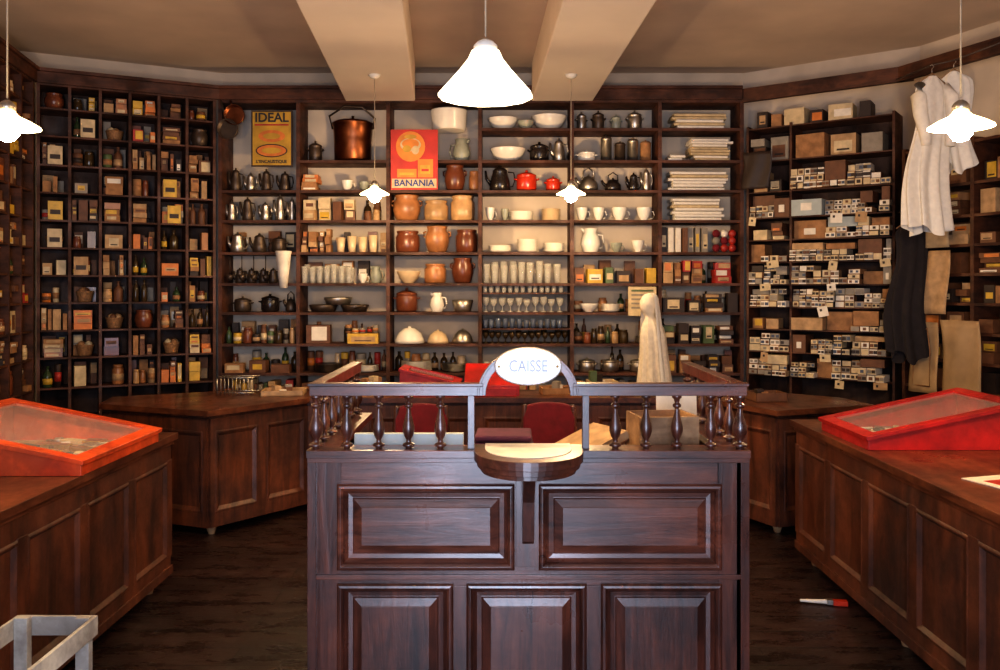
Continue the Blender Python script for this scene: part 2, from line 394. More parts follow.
def packets(M, x0, x1, z, hmax, pal=PK, name='grocery_packets', wmin=.03, wmax=.09, depth=.16, fill=1.0, stack=.35, hmin=.4, yo=0, lab=.6):
    mb = g(name); mb.M = M; x = x0+U(0, .012)
    while x < x1-wmin:
        wd = min(U(wmin, wmax), x1-x)
        if R() < fill:
            h = hmax*U(hmin, .9); zz = z; k = 1
            if R() < stack: k = random.randint(2, 4); h = hmax*U(.75, .9)/k
            c = random.choice(pal); sq = U(.82, .97)
            for q in range(k):
                if R() < .5: c = random.choice(pal)
                y = U(.0, .07)+yo; w2 = wd*.48*sq*U(.88, 1)
                T = Matrix.Translation((x+wd*.48, y, zz)) @ Matrix.Rotation(U(-.12, .12) if wd > .05 else U(-.02, .02), 4, 'Z')
                mb.box(-w2, w2, 0, depth, 0, h*.97, c, T)
                if R() < lab:
                    lc = random.choice(['p_cream', 'p_cream', 'p_yellow', 'p_orange', 'kraft2', 'p_brown', 'p_white'])
                    a, b = U(.1, .35), U(.55, .9); xa, xb = -w2*U(.5, .9), w2*U(.5, .9)
                    mb.box(xa, xb, -.0015, 0, h*a, h*b, lc, T)
                    if R() < .5: mb.box(xa*.7, xb*.7, -.0025, -.0015, h*(a+.08), h*(a+.16), 'p_dark', T)
                zz += h
        x += wd+U(.001, .012)
def cans(M, x0, x1, z, hmax, kind=None, name='tins_and_jars', r=(.022, .045), yo=0, fill=1):
    x = x0
    while True:
        rr = U(*r); x += rr+U(.003, .01)
        if x+rr > x1: break
        if R() > fill: x += rr; continue
        k = kind or random.choice(['b', 'j', 'c'])
        y = U(.05, .09)+yo
        if k == 'b':
            mb = g('bottles'); mb.M = M; h = hmax*U(.6, .92); rr2 = rr*.85; mb.lathe(P_BOTT, random.choice(['bottle', 'bottle_g', 'bottle', 'p_brown']), x, y, z, rr2, h, 10)
            if R() < .7: mb.lathe([(1.02, 0), (1.02, 1)], random.choice(['p_cream', 'kraft2', 'p_yellow', 'kraft']), x, y, z+h*.15, rr2, h*.28, 10)
        elif k == 'j':
            mb = g(name); mb.M = M; h = hmax*U(.45, .85); mb.lathe(P_JAR, random.choice(['stone', 'cream_cer', 'stone3', 'p_brown', 'bottle', 'stone2']), x, y, z, rr, h, 10)
            if R() < .5: mb.lathe([(1.02, 0), (1.02, 1)], random.choice(['p_cream', 'kraft2']), x, y, z+h*.2, rr, h*.35, 10)
        else:
            mb = g(name); mb.M = M; h = hmax*U(.35, .85); c = random.choice(PK+MUT); mb.lathe([(1, 0), (1, .96), (.94, 1), (.9, .97)], c, x, y, z, rr, h, 12); mb.lathe([(1.02, 0), (1.02, 1)], random.choice(PK), x, y, z+h*.25, rr, h*.4, 12)
        x += rr
def basket(M, x, z, r, h):
    mb = g('wicker_baskets'); mb.M = M
    prof = [(.7, 0)]+[(.7+.3*i/8+(.03 if i % 2 else 0), i/8) for i in range(1, 9)]+[(.85, .98), (.6, .3)]
    mb.lathe(prof, 'wicker', x, .13, z, r, h, 16)
    for k in range(4):
        a = U(0, 6.28); mb.lathe([(.1, -1), (.8, -.6), (1, 0), (.8, .6), (.1, 1)], random.choice(['kraft', 'stone2', 'p_brown', 'p_cream']), x+math.cos(a)*r*.4, .13+math.sin(a)*r*.4, z+h, .03, .03, 8)
def cubbies(M, xs, zs, dens):
    for i in range(len(xs)-1):
        for j in range(3, len(zs)-1):
            a, b = xs[i]+.014, xs[i+1]-.014; z = zs[j]+.0004; h = zs[j+1]-z-.018
            t = R()
            if t > dens: continue
            pal = random.choice([PK, ['kraft', 'kraft2', 'p_brown', 'p_cream'], ['p_yellow', 'p_orange', 'p_cream', 'p_brown'], ['p_dark', 'p_brown', 'kraft', 'p_brown'], ['kraft', 'kraft2', 'kraft', 'stone'], MUT])
            if R() < .6: packets(M, a, b, z, h, MUT, wmin=.04, wmax=.12, depth=.06, yo=.17, hmin=.6, stack=.3, lab=.2)
            if t < .30*dens: packets(M, a, b, z, h, pal, depth=.09, fill=.9, hmin=.35)
            elif t < .48*dens: cans(M, a, b, z, h, fill=.9)
            elif t < .60*dens:
                c = U(.35, .6)*(b-a)
                if R() < .5: packets(M, a, a+c, z, h, pal, depth=.09); cans(M, a+c, b, z, h)
                else: cans(M, a, a+c, z, h); packets(M, a+c, b, z, h*.8, pal, depth=.09, stack=.8)
            elif t < .82*dens: packets(M, a, b, z, h*.92, pal, wmin=.07, wmax=.17, depth=.09, stack=.75)
            elif t < .88*dens: basket(M, (a+b)/2, z, (b-a)*.36, h*.45)
            elif t < .93*dens:
                mb = g('tins_and_jars'); mb.M = M; mb.lathe(P_CROCK, random.choice(['stone', 'stone3', 'darkmetal', 'stone2']), (a+b)/2, .09, z, .07, h*.75, 14)
            else: cans(M, a, b, z, h, 'b', r=(.022, .032))
cubbies(FL, XL, ZL, .97); cubbies(FLL, XLL, ZL, .95)
mb = g('grocery_packets'); mb.M = FL
for i, j, c in ((0, 9, 'p_yellow'), (4, 9, 'p_yellow'), (0, 11, 'p_cream'), (1, 12, 'p_cream'), (0, 8, 'p_cream'), (4, 10, 'p_yellow'), (1, 7, 'kraft2')):
    x = XL[i]+U(.02, .09)
    mb.box(x, x+.1, -.012, .0, ZL[j]+.0005, ZL[j]+.14, c); mb.box(x+.015, x+.085, -.014, -.012, ZL[j]+.04, ZL[j]+.075, 'p_dark')
# --- back wall
def Z(y): return 1.6+(288-y)/121.4
r_ = lambda y: min(ZS, key=lambda q: abs(q-Z(y)))
L97, L128, L160, L190, L220, L252, L283, L312, L344, L373 = [r_(y)+.0005 for y in (97, 128, 160, 190, 220, 252, 283, 312, 344, 373)]
XI = [(XB[i]+.018, XB[i+1]-.018) for i in range(6)]
def hang_pan(x, ztop, r, mat, name='hanging_copper_pans', y=-.03, L=.22, tilt=.3):
    mb = g(name); T = Matrix.Translation((x, y, ztop)) @ Matrix.Rotation(tilt, 4, 'Y')
    mb.M = FA
    mb.tube([(0, 0, 0), (0, 0, -L)], .008, mat, 6, T)
    T2 = T @ Matrix.Translation((0, 0, -L-r*.9)) @ Matrix.Rotation(math.pi/2, 4, 'X')
    mb.lathe([(.9, -.03), (1, .03), (.94, .03), (.84, -.02)], mat, 0, 0, 0, r, 1.0, 18, T2)
hang_pan(bx(222), 3.14, .085, 'darkmetal', L=.17, tilt=-.25); hang_pan(bx(231), 3.14, .085, 'copper', L=.05, tilt=-.3, y=-.02)
for i, rows in ((0, (L220, L252, L344, L373)), (1, (L220, L252, L283, L344, L373)), (4, (L283, L312, L344, L373)), (5, (L283, L312, L344, L373)), (2, (L373,))):
    for z in rows:
        if R() < .5: packets(FA, *XI[i], z, .22, MUT, wmin=.06, wmax=.14, depth=.05, yo=.18, hmin=.5, stack=.4, fill=.8, lab=.3, name='boxed_stock')
        else: cans(FA, *XI[i], z, .22, name='stored_jars', yo=.17, fill=.8)
for px, h, r, m in ((231, .20, .045, 'darkmetal'), (246, .16, .04, 'tin'), (262, .19, .042, 'darkmetal'), (281, .17, .05, 'darkmetal')): coffee(bx(px), L190, r, h, m)
for px, h, r, m in ((228, .17, .035, 'tin'), (244, .2, .045, 'darkmetal'), (262, .16, .04, 'tin'), (277, .22, .038, 'tin'), (289, .2, .03, 'tin')): coffee(bx(px), L220, r, h, m, y=.1)
for px, h, r, m in ((234, .17, .06, 'tin'), (256, .16, .06, 'darkmetal')): coffee(bx(px), L252, r, h, m, y=.1)
pot(bx(276), L252, .06, .14, 'darkmetal', y=.1)
mb = g('hanging_ladles'); mb.M = FA
for px in (228, 240, 252, 264):
    x = bx(px); mb.tube([(x, .05, L252-.03), (x, .05, L252-.17)], .004, 'darkmetal', 6)
    mb.lathe([(.1, 0), (.6, .2), (1, 1), (.9, 1), (.5, .3)], 'darkmetal', x, .05, L283+.02, .032, .05, 12)
for px in (234, 246, 258, 268): coffee(bx(px), L283, .04, .13, 'darkmetal', y=.16)
mb = g('paper_cone'); mb.M = FA
mb.lathe([(.45, 0), (.7, .5), (.9, .9), (1, 1), (.95, 1), (.4, .1)], 'p_white', bx(286), -.08, L283-.04, .068, .30, 16)
mb.tube([(bx(286), -.08, L283+.2), (bx(286), -.08, L252-.01), (bx(286), .0, L252-.01)], .003, 'darkmetal', 6)
pot(bx(238), L312, .07, .13, 'darkmetal'); pot(bx(266), L312, .075, .15, 'black_enam'); kettle(bx(287), L312, .045, .17, 'darkmetal')
cans(FA, XI[0][0], XI[0][1], L344, .2); packets(FA, *XI[0], L373, .17, ['kraft', 'kraft2', 'p_brown'], wmin=.1, wmax=.2, depth=.1)
packets(FA, *XI[0], ZS[2]+.0005, .2)
mb = MB('copper_cauldron'); mb.M = FA
cx = bx(350); mb.lathe([(.82, 0), (.92, .05), (.95, .5), (1, .85), (1.05, .87), (1.05, .9), (.9, .94), (.3, 1.0), (.06, 1.02), (.08, 1.08)], 'copper', cx, .14, L160, .165, .36, 28)
mb.tube([(cx-.17, .14, L160+.28), (cx-.19, .1, L160+.38), (cx-.06, .08, L160+.46), (cx+.09, .08, L160+.45), (cx+.19, .1, L160+.36), (cx+.17, .14, L160+.28)], .009, 'darkmetal', 8)
mb.obj()
pot(bx(312), L160, .055, .18, 'darkmetal')
packets(FA, XI[1][0], bx(325), L190, .16, ['kraft', 'p_orange', 'kraft2'], wmin=.12, wmax=.2, stack=1); cup(bx(345), L190, .05, .09); cup(bx(362), L190, .045, .08, 'grey_cer')
packets(FA, XI[1][0], bx(362), L220, .22, ['kraft', 'kraft2', 'p_brown', 'p_cream'], wmin=.08, wmax=.16, stack=.8, depth=.1)
cans(FA, bx(362), XI[1][1], L220, .15, 'j')
packets(FA, XI[1][0], bx(330), L252, .22, ['kraft', 'kraft2', 'p_brown'], stack=.9, depth=.1); tumblers(bx(335), XI[1][1], L252, .04, .13, .085, 'frosted_beakers', 'cream_cer', 1)
tumblers(XI[1][0], bx(355), L283, .028, .15, .06); jug(bx(374), L283, .05, .14, 'grey_cer'); cup(bx(361), L283, .04, .08)
mb = g('frying_pans'); mb.M = FA
for px in (320, 352): mb.lathe([(.8, 0), (1, .9), (.96, 1), (.76, .2)], 'darkmetal', bx(px), .14, L312, .12, .06, 20)
mb.lathe([(.8, 0), (1, .9), (.96, 1), (.76, .2)], 'tin', bx(335), .14, L312+.062, .12, .06, 20)
mb.tube([(bx(352), .05, L312+.03), (bx(352)+.12, -.02, L312+.05)], .009, 'darkmetal', 6)
packets(FA, XI[1][0], bx(340), L344, .19, ['p_dark', 'p_brown'], wmin=.15, wmax=.3, hmin=.8, stack=0, depth=.1)
packets(FA, bx(343), XI[1][1], L344, .09, ['p_yellow'], wmin=.3, wmax=.4, hmin=.95, stack=0, name='yellow_candle_box', depth=.1)
cans(FA, bx(343), bx(384), L344+.085, .1, 'c', r=(.022, .03), name='yellow_candle_box')
plates(bx(325), L373, .11, 6, 'darkmetal', y=.11); plates(bx(365), L373, .1, 5, y=.11)
mb = g('ceramic_bowls'); mb.M = FA; mb.lathe([(.86, 0), (.95, .1), (1, .9), (1.03, .93), (1.03, 1), (.95, 1), (.9, .2)], 'white_cer', bx(448), .14, L128, .15, .17, 24)
jug(bx(461), L160, .075, .19, 'grey_cer', side=-1)
crock(bx(454), L190, .085, .22, 'stone3'); crock(bx(474), L190, .045, .17, 'stone', lug=False)
crock(bx(405), L220, .115, .215, 'stone'); crock(bx(435), L220, .10, .17, 'stone2', lug=False); crock(bx(462), L220, .10, .21, 'stone2', lug=False)
crock(bx(406), L252, .10, .18, 'stone3', lug=False); crock(bx(436), L252, .10, .22, 'stone'); crock(bx(466), L252, .09, .19, 'stone3', lug=False)
bowl(bx(407), L283, .1, .1, 'cream_cer'); crock(bx(434), L283, .09, .16, 'stone', lug=False); crock(bx(462), L283, .09, .21, 'stone3')
pot(bx(405), L312, .09, .2, 'stone3', name='casseroles'); jug(bx(436), L312, .06, .16, 'white_cer'); mb = g('tin_pans'); mb.M = FA
mb.lathe(P_TUMB, 'tin', bx(462), .12, L312, .09, .1, 18)
dome(bx(408), L344, .125, .14); dome(bx(437), L344, .09, .11, 'cream_cer'); dome(bx(462), L344, .09, .12, 'tin')
plates(bx(415), L373, .13, 8, y=.14); plates(bx(455), L373, .12, 6, 'tin', y=.14)
bowl(bx(503), L128, .13, .1, y=.13); bowl(bx(550), L128, .15, .12, y=.14); bowl(bx(526), L128, .07, .07, 'grey_cer', y=.08)
bowl(bx(508), L160, .15, .11); pot(bx(540), L160, .08, .17, 'black_enam'); coffee(bx(560), L160, .055, .2, 'tin')
coffee(bx(500), L190, .09, .22, 'black_enam'); pot(bx(527), L190, .085, .18, 'red_enam'); pot(bx(554), L190, .06, .13, 'red_enam')
cup(bx(490), L220, .04, .11); plates(bx(522), L220, .1, 7); plates(bx(552), L220, .08, 9, 'cream_cer'); cup(bx(505), L220, .032, .1, 'grey_cer')
plates(bx(500), L252, .1, 5); plates(bx(528), L252, .09, 10); plates(bx(555), L252, .09, 7)
tumblers(XI[3][0], XI[3][1], L283, .032, .17, .07, rows=2)
stems(XI[3][0], XI[3][1], L312, .03, .12, .068)
s2 = MB('shelf_board'); s2.M = FA; s2.box(XI[3][0]-.002, XI[3][1]+.002, .01, .28, L312+.15-.0005, L312+.16, 'w_shelf'); s2.box(XI[3][0]-.002, XI[3][1]+.002, .01, .28, L344+.115, L344+.125, 'w_shelf'); s2.obj()
tumblers(XI[3][0], XI[3][1], L312+.161, .022, .06, .05, rows=2)
tumblers(XI[3][0], XI[3][1], L344+.126, .025, .08, .055, 'coloured_glasses', 'p_blue', 1)
stems(XI[3][0], XI[3][1], L344, .025, .1, .055, 'bottle')
tumblers(XI[3][0], XI[3][1], L373, .03, .09, .065)
for px, h, r, m in ((583, .16, .04, 'tin'), (600, .17, .05, 'darkmetal'), (618, .14, .04, 'grey_cer'), (637, .17, .06, 'tin')): pot(bx(px), L128, r, h, m)
pot(bx(588), L160, .075, .1, 'white_cer')
mb = g('metal_canisters'); mb.M = FA
for px, m, h in ((608, 'tin', .21), (622, 'darkmetal', .16), (635, 'tin', .19), (648, 'kraft', .17)): mb.lathe([(1, 0), (1, .85), (1.05, .86), (1.05, .92), (.8, 1), (.15, 1.02), (.15, 1.08)], m, bx(px), .12, L160, .045, h, 16)
kettle(bx(590), L190, .08, .2, 'tin'); kettle(bx(615), L190, .07, .16, 'black_enam'); coffee(bx(636), L190, .045, .16, 'black_enam'); coffee(bx(649), L190, .035, .2, 'tin')
for px in (583, 600, 621, 646): cup(bx(px), L220, .065 if px > 610 else .05, .11)
jug(bx(592), L252, .085, .2, 'white_cer'); cup(bx(618), L252, .05, .08, 'grey_cer'); cup(bx(640), L252, .055, .1)
packets(FA, XI[4][0], XI[4][1], L283, .15, ['p_blue', 'p_yellow', 'p_dark', 'p_green', 'p_brown', 'p_dark'], wmin=.08, wmax=.15, stack=0, hmin=.7, depth=.1)
bowl(bx(590), L312, .08, .07, y=.09); plates(bx(612), L312, .08, 6, y=.09)
mb = MB('seed_packet_card'); mb.M = FA; mb.box(bx(628), bx(656), -.015, .0, L312-.03, L312+.21, 'p_cream')
for k in range(5): mb.box(bx(631), bx(653), -.018, -.015, L312+.17-k*.035, L312+.185-k*.035, 'p_green' if k == 0 else 'p_grey')
mb.obj()
cans(FA, XI[4][0], bx(630), L344, .2); plates(bx(645), L344, .07, 5, 'tin', y=.1)
for px in (588, 612, 640):
    pot(bx(px), L373, .07, .12, 'tin', y=.1)
linens(bx(673), bx(730), L128, 5, .026)
linens(bx(666), bx(688), L160, 2, .026); linens(bx(691), bx(734), L160, 8, .023)
linens(bx(668), bx(730), L190, 6, .027); linens(bx(670), bx(726), L220, 7, .026)
packets(FA, XI[5][0], bx(714), L252, .24, ['p_dark', 'p_brown', 'p_white', 'p_grey', 'p_dark'], wmin=.03, wmax=.06, stack=0, hmin=.85)
mb = g('wool_balls'); mb.M = FA
for k in range(9):
    x = bx(718+(k % 3)*8); zz = L252+.035+(k//3)*.06
    mb.lathe([(.05, -1), (.6, -.8), (.92, -.4), (1, 0), (.92, .4), (.6, .8), (.05, 1)], random.choice(['p_grey', 'p_red', 'p_white', 'redcloth']), x, .06, zz, .034, .034, 10)
packets(FA, XI[5][0], bx(712), L283, .22, ['kraft', 'p_brown', 'p_red', 'kraft2'], wmin=.06, wmax=.12, stack=1, depth=.1); packets(FA, bx(714), XI[5][1], L283, .2, ['p_red', 'p_white', 'p_red'], wmin=.12, wmax=.17, stack=1, depth=.1)
for z, hh in ((L312, .22), (L344, .22), (L373, .2), (ZS[2]+.0005, .2)):
    packets(FA, *XI[5], z, hh*.85, ['p_brown', 'p_dark', 'kraft', 'p_green', 'p_brown', 'p_dark'], wmin=.09, wmax=.2, stack=.6, depth=.1)
for i in (1, 2, 3, 4): packets(FA, *XI[i], ZS[2]+.0005, .2)
# --- right corner: haberdashery
HB = ['p_white', 'p_cream', 'kraft', 'kraft2', 'p_grey', 'p_brown', 'p_dark']
def tray(mb, x, y, z, wd, hh, ang=0.0):
    T = Matrix.Translation((x+wd/2, y, z)) @ Matrix.Rotation(ang, 4, 'Z')
    w2 = wd*.475
    mb.box(-w2, w2, 0, .14, 0, hh, random.choice(HB), T)
    mb.box(-w2+.002, w2-.002, -.002, 0, .003, hh-.003, random.choice(['p_white', 'p_white', 'p_cream', 'p_cream', 'p_grey']), T)
    if R() < .85:
        n = random.choice([1, 2, 2, 2])
        for q in range(n):
            c = -w2+2*w2*(q+.5)/n; s_ = min(.014, hh*.27)
            mb.box(c-s_, c+s_, -.004, -.002, hh*.5-s_*.9, hh*.5+s_*.9, random.choice(['p_dark', 'p_dark', 'p_blue', 'p_brown', 'p_grey']), T)
def buttons(M, x0, x1, z, h):
    mb = g('button_trays'); mb.M = M
    x = x0
    while x < x1-.04:
        cw = min(U(.08, .26), x1-x); n = max(1, round(cw/U(.05, .075))); st = cw/n
        lv = random.choice([1, 2, 2, 3, 3]); hh = U(.036, .055); pull = U(-.10, .03)
        q = R()
        if q < .05:
            x += cw*.4; continue
        if q < .18:
            c = random.choice(['kraft', 'kraft2', 'bluepaper', 'p_grey', 'p_brown'])
            mb.box(x, x+cw*.96, pull+.05, .24, z, z+h*U(.55, .9), c)
            if R() < .6: mb.box(x+cw*.3, x+cw*.65, pull+.048, pull+.05, z+h*.2, z+h*.5, 'p_white')
            x += cw; continue
        zz = z
        for l in range(lv):
            if zz+hh > z+h: break
            ww = n if l == 0 else max(1, n-random.choice([0, 0, 1]))
            for k in range(ww): tray(mb, x+k*st, pull+l*.012+U(-.01, .01), zz, st, hh*U(.9, 1), U(-.12, .12))
            zz += hh+.001
        if zz < z+h*.65:
            if R() < .8: mb.box(x+.01, x+cw-.01, pull+.05, .22, zz, z+h*U(.8, .97), random.choice(['kraft', 'p_brown', 'kraft2', 'p_dark', 'bluepaper', 'p_grey', 'p_cream']))
        if R() < .34:
            a = x+U(0, max(.001, cw-.07)); T = Matrix.Translation((a, -.115, z-.05)) @ Matrix.Rotation(U(-.25, .25), 4, 'Y')
            mb.box(0, U(.05, .10), 0, .002, U(-.03, 0), .05, random.choice(['p_white', 'p_cream', 'p_cream', 'kraft2']), T)
            mb.box(.018, .034, -.002, 0, .015, .033, 'p_dark', T)
            mb.box(a+.02, a+.035, -.115, .01, z-.0005, z+.001, 'p_white')
        x += cw
for i in range(len(XR)-1):
    for j in range(3, 13):
        a, b = XR[i]+.012, XR[i+1]-.012; z = ZR[j]+.0005; h = ZR[j+1]-ZR[j]-.014
        if j == 12: packets(FR, a, b, z, h*.9, ['kraft', 'p_dark', 'p_grey', 'p_brown', 'p_dark', 'kraft2'], 'haberdashery_boxes', .12, .25, .2, stack=.3, hmin=.6)
        elif j == 11 and i == 0: packets(FR, a, b, z, h, ['p_dark', 'kraft2', 'kraft'], 'haberdashery_boxes', .09, .15, .2, stack=.3)
        elif j in (5, 9) and i == 0: packets(FR, a, b, z, h, ['kraft', 'kraft2', 'p_brown', 'p_cream'], 'haberdashery_boxes', .09, .15, .2, stack=.6)
        else: buttons(FR, a, b, z, h)
packets(FR, .1, LR-.1, 2.9005, .16, ['kraft', 'p_brown', 'p_dark', 'kraft', 'p_red', 'p_cream'], 'haberdashery_boxes', .1, .25, .2, fill=.9, stack=.2)
for i in range(3):
    for j in range(3, 11):
        packets(FRR, XRR[i]+.02, XRR[i+1]-.02, ZRR[j]+.0005, (ZRR[j+1]-ZRR[j])*.85, ['kraft', 'kraft2', 'p_brown', 'p_dark', 'p_brown'], 'haberdashery_boxes', .09, .2, .2, stack=.4, fill=.9)
for k in list(G): G[k].obj()
G.clear()
def sheet(name, M, x0, x1, z0_, z1_, mat, y=-.02, outline=None, sk=0):
    mb = MB(name); mb.M = M
    def fn(u, v):
        x = x0+(x1-x0)*u+.01*math.sin(v*5)+sk*v; zz = z1_+(z0_-z1_)*v+.02*sk*u
        return (x, y+.008*math.sin(u*9+v*3)-.015*v*math.sin(u*4), zz)
    mb.grid(fn, 12, 10, mat)
    if outline:
        mb.tube([(x0+(x1-x0)*a, y-.018, z0_+(z1_-z0_)*b) for a, b in outline], .002, 'kraft', 5)
    return mb.obj(solid=.003)
OUT = [(.2, .1), (.22, .6), (.35, .9), (.5, .8), (.7, .92), (.8, .6), (.78, .1), (.2, .1)]
sheet('sewing_pattern_sheet', FRR, .16, .40, .86, 1.36, 'patternpaper', -.06, OUT)
sheet('sewing_pattern_sheet', FRR, .42, .72, .84, 1.38, 'patternpaper', -.06, None, .03)
sheet('sewing_pattern_sheet', FRR, .24, .50, 1.42, 1.86, 'kraft2', -.06, None, -.03)
sheet('sewing_pattern_sheet', FRR, .26, .48, 1.88, 2.34, 'apron', -.06, None, .02)
sheet('checked_cloth', FR, .03, .26, 2.40, 2.70, 'p_dark', -.06)
# ---------------------------------------------------------------- posters
mb = MB('yellow_advertising_poster'); mb.M = FA
x0, x1, za, zb = bx(252), bx(293), Z(167), Z(111); y = -.02; cx = (x0+x1)/2
mb.box(x0, x1, y, y+.012, za, zb, 'p_dark'); mb.box(x0+.012, x1-.012, y-.002, y, za+.012, zb-.012, 'pst_yellow')
text(mb, 'IDEAL', .105, 'ink', Matrix.Translation((cx, y-.004, zb-.062)) @ UP)
mb.box(x0+.03, x1-.03, y-.003, y-.002, zb-.125, zb-.112, 'p_red')
def disc(mb, cx, cz, rx, rz, c, yy, seg=24):
    vs = [(cx+rx*math.cos(2*math.pi*k/seg), yy, cz+rz*math.sin(2*math.pi*k/seg)) for k in range(seg)]
    vs += [(a, yy-.0015, c_) for a, _, c_ in vs]
    mb.add(vs, [tuple(range(seg)), tuple(range(seg, 2*seg))]+[(k, (k+1) % seg, seg+(k+1) % seg, seg+k) for k in range(seg)], c)
for k, (zz, rx, rz, c) in enumerate(((za+.25, .11, .05, 'p_orange'), (za+.25, .07, .025, 'pst_yellow'), (za+.13, .13, .055, 'p_dark'), (za+.13, .12, .047, 'p_orange'), (za+.13, .08, .025, 'pst_yellow'))):
    disc(mb, cx, zz, rx, rz, c, y-.002-.002*k)
text(mb, 'L\u2019ENCAUSTIQUE', .034, 'ink', Matrix.Translation((cx, y-.005, za+.04)) @ UP)
mb.obj()
mb = MB('red_advertising_poster'); mb.M = FA
x0, x1, za, zb = bx(391), bx(438), Z(190), Z(130); cx = (x0+x1)/2
mb.box(x0, x1, y, y+.012, za, zb, 'pst_red')
disc(mb, cx-.03, zb-.14, .12, .125, 'pst_orange', y-.001)
disc(mb, cx-.03, zb-.125, .085, .055, 'p_cream', y-.003); disc(mb, cx-.03, zb-.118, .07, .04, 'pst_orange', y-.005); disc(mb, cx-.06, zb-.16, .035, .03, 'pst_yellow', y-.006); disc(mb, cx+.01, zb-.17, .03, .035, 'p_cream', y-.007); disc(mb, cx-.03, zb-.06, .05, .018, 'pst_yellow', y-.004)
mb.box(cx+.03, cx+.155, y-.006, y-.004, za+.1, za+.25, 'pst_orange'); mb.box(cx+.05, cx+.13, y-.008, y-.006, za+.13, za+.20, 'p_yellow'); mb.box(cx+.06, cx+.12, y-.009, y-.008, za+.15, za+.17, 'pst_red')
mb.box(cx-.14, cx+.02, y-.006, y-.001, za+.10, za+.17, 'pst_orange'); mb.box(cx-.12, cx+.0, y-.008, y-.006, za+.12, za+.14, 'p_yellow')
mb.box(x0+.01, x1-.01, y-.005, y-.001, za+.015, za+.09, 'p_cream')
text(mb, 'BANANIA', .075, 'inkblue', Matrix.Translation((cx, y-.007, za+.052)) @ UP)
mb.obj()

# ---------------------------------------------------------------- cashier desk
X0, X1, Y0, Y1 = -.650, .845, 2.93, 3.80
HT = 1.035
K = MB('cashier_desk')
PR = [(0, 0), (.0, -.010), (.006, -.018), (.014, -.020), (.022, -.014), (.026, -.002), (.036, .012), (.052, .014), (.056, .008), (.080, -.002), (.084, -.004)]
def deskface(mb, T, w, rows):
    mb.box(0, w, .015, .03, 0, HT, 'w_desk', T)
    for x0, x1, z0_, z1_ in rows['rails']: mb.box(x0, x1, 0, .03, z0_, z1_, 'w_desk' if (x1-x0) < (z1_-z0_) else 'w_deskH', T)
    for x0, x1, z0_, z1_ in rows['panels']: mb.panel(x0-.012, x1+.012, z0_-.012, z1_+.012, PR, 'w_desk' if (x1-x0) < (z1_-z0_) else 'w_deskH', T)
w_ = X1-X0
def sx(p): return (p-311.5)/290.
def sz(y): return 1.6-(y-288)/290.
zA, zB, zC, zD = sz(487), sz(566), sz(586), .14
rows = dict(rails=[(0, sx(341), 0, HT), (sx(718), w_, 0, HT), (sx(341), sx(718), zA, HT), (sx(341), sx(718), zC, zB), (sx(341), sx(718), 0, zD),
                   (sx(511), sx(542), zB, zA), (sx(450), sx(470), zD, zC), (sx(583), sx(604), zD, zC)],
            panels=[(sx(341), sx(511), zB, zA), (sx(542), sx(718), zB, zA), (sx(341), sx(450), zD, zC), (sx(470), sx(583), zD, zC), (sx(604), sx(718), zD, zC)])
deskface(K, Matrix.Translation((X0, Y0, 0)), w_, rows)
for x in (X0-.012, X1-.018): K.box(x, x+.03, Y0-.012, Y0+.03, 0, HT, 'w_desk')
K.box(X0+.02, X1-.02, Y0-.014, Y0+.0, 0, .11, 'w_deskH')
K.box(X0+.018, X1-.018, Y0-.012, Y0, zB-.043, zB-.027, 'w_deskH')
K.box(X0-.012, X1+.012, Y0-.016, Y0+.01, HT-.035, HT-.018, 'w_deskH')
d_ = Y1-Y0
for T in (Matrix.Translation((X0, Y1, 0)) @ Matrix.Rotation(-math.pi/2, 4, 'Z'), Matrix.Translation((X1, Y0, 0)) @ Matrix.Rotation(math.pi/2, 4, 'Z')):
    rs = dict(rails=[(0.03, .1, 0, HT), (d_-.1, d_-.0301, 0, HT), (.1, d_-.1, zA, HT), (.1, d_-.1, zC, zB), (.1, d_-.1, 0, zD)],
              panels=[(.1, d_-.1, zB, zA), (.1, d_-.1, zD, zC)])
    deskface(K, T, d_, rs)
K.box(X0-.014, X1+.014, Y0-.022, Y0+.09, HT-.018, HT+.008, 'w_deskH')
K.box(X0-.014, X0+.08, Y0+.09, Y1, HT-.018, HT+.008, 'w_desk'); K.box(X1-.08, X1+.014, Y0+.09, Y1, HT-.018, HT+.008, 'w_desk')
K.box(X0+.03, X1-.03, Y0+.03, Y0+.62, .88, .905, 'w_deskH')
cxs = (528-500)/290.; rw = .185; pr = .27
pts = [(cxs-rw, Y0+.05)]+[(cxs-rw*math.cos(a), Y0-.03-(pr-.03)*math.sin(a)**.8) for a in [math.pi*k/24 for k in range(25)]]+[(cxs+rw, Y0+.05)]
def shr(q, f): return [(cxs+(x-cxs)*f, Y0+.05+(y-Y0-.05)*f) for x, y in q]
K.prism(pts, HT-.012, HT+.018, 'w_deskH'); K.prism(shr(pts, .95), HT-.032, HT-.012, 'w_deskH'); K.prism(shr(pts, .88), HT-.05, HT-.032, 'w_deskH')
K.prism(shr(pts, .80), HT+.0181, HT+.021, 'leather')
K.prism([(Y0-.16, HT-.05), (Y0-.001, HT-.05), (Y0-.001, HT-.32), (Y0-.03, HT-.3), (Y0-.06, HT-.16)], -.02, .02, 'w_desk', Matrix(((0, 0, 1, cxs), (1, 0, 0, 0), (0, 1, 0, 0), (0, 0, 0, 1))))
K.box(cxs-.042, cxs+.042, Y0-.010, Y0, zB, HT-.05, 'w_desk')
zr0, zr1 = sz(396), sz(387)
P_BAL = [(.55, 0), (.55, .04), (1, .05), (1, .09), (.45, .12), (.4, .17), (.75, .24), (1, .34), (.98, .42), (.7, .55), (.4, .68), (.34, .76), (.7, .79), (.7, .83), (.36, .86), (.5, .93), (.8, .96), (.8, 1)]
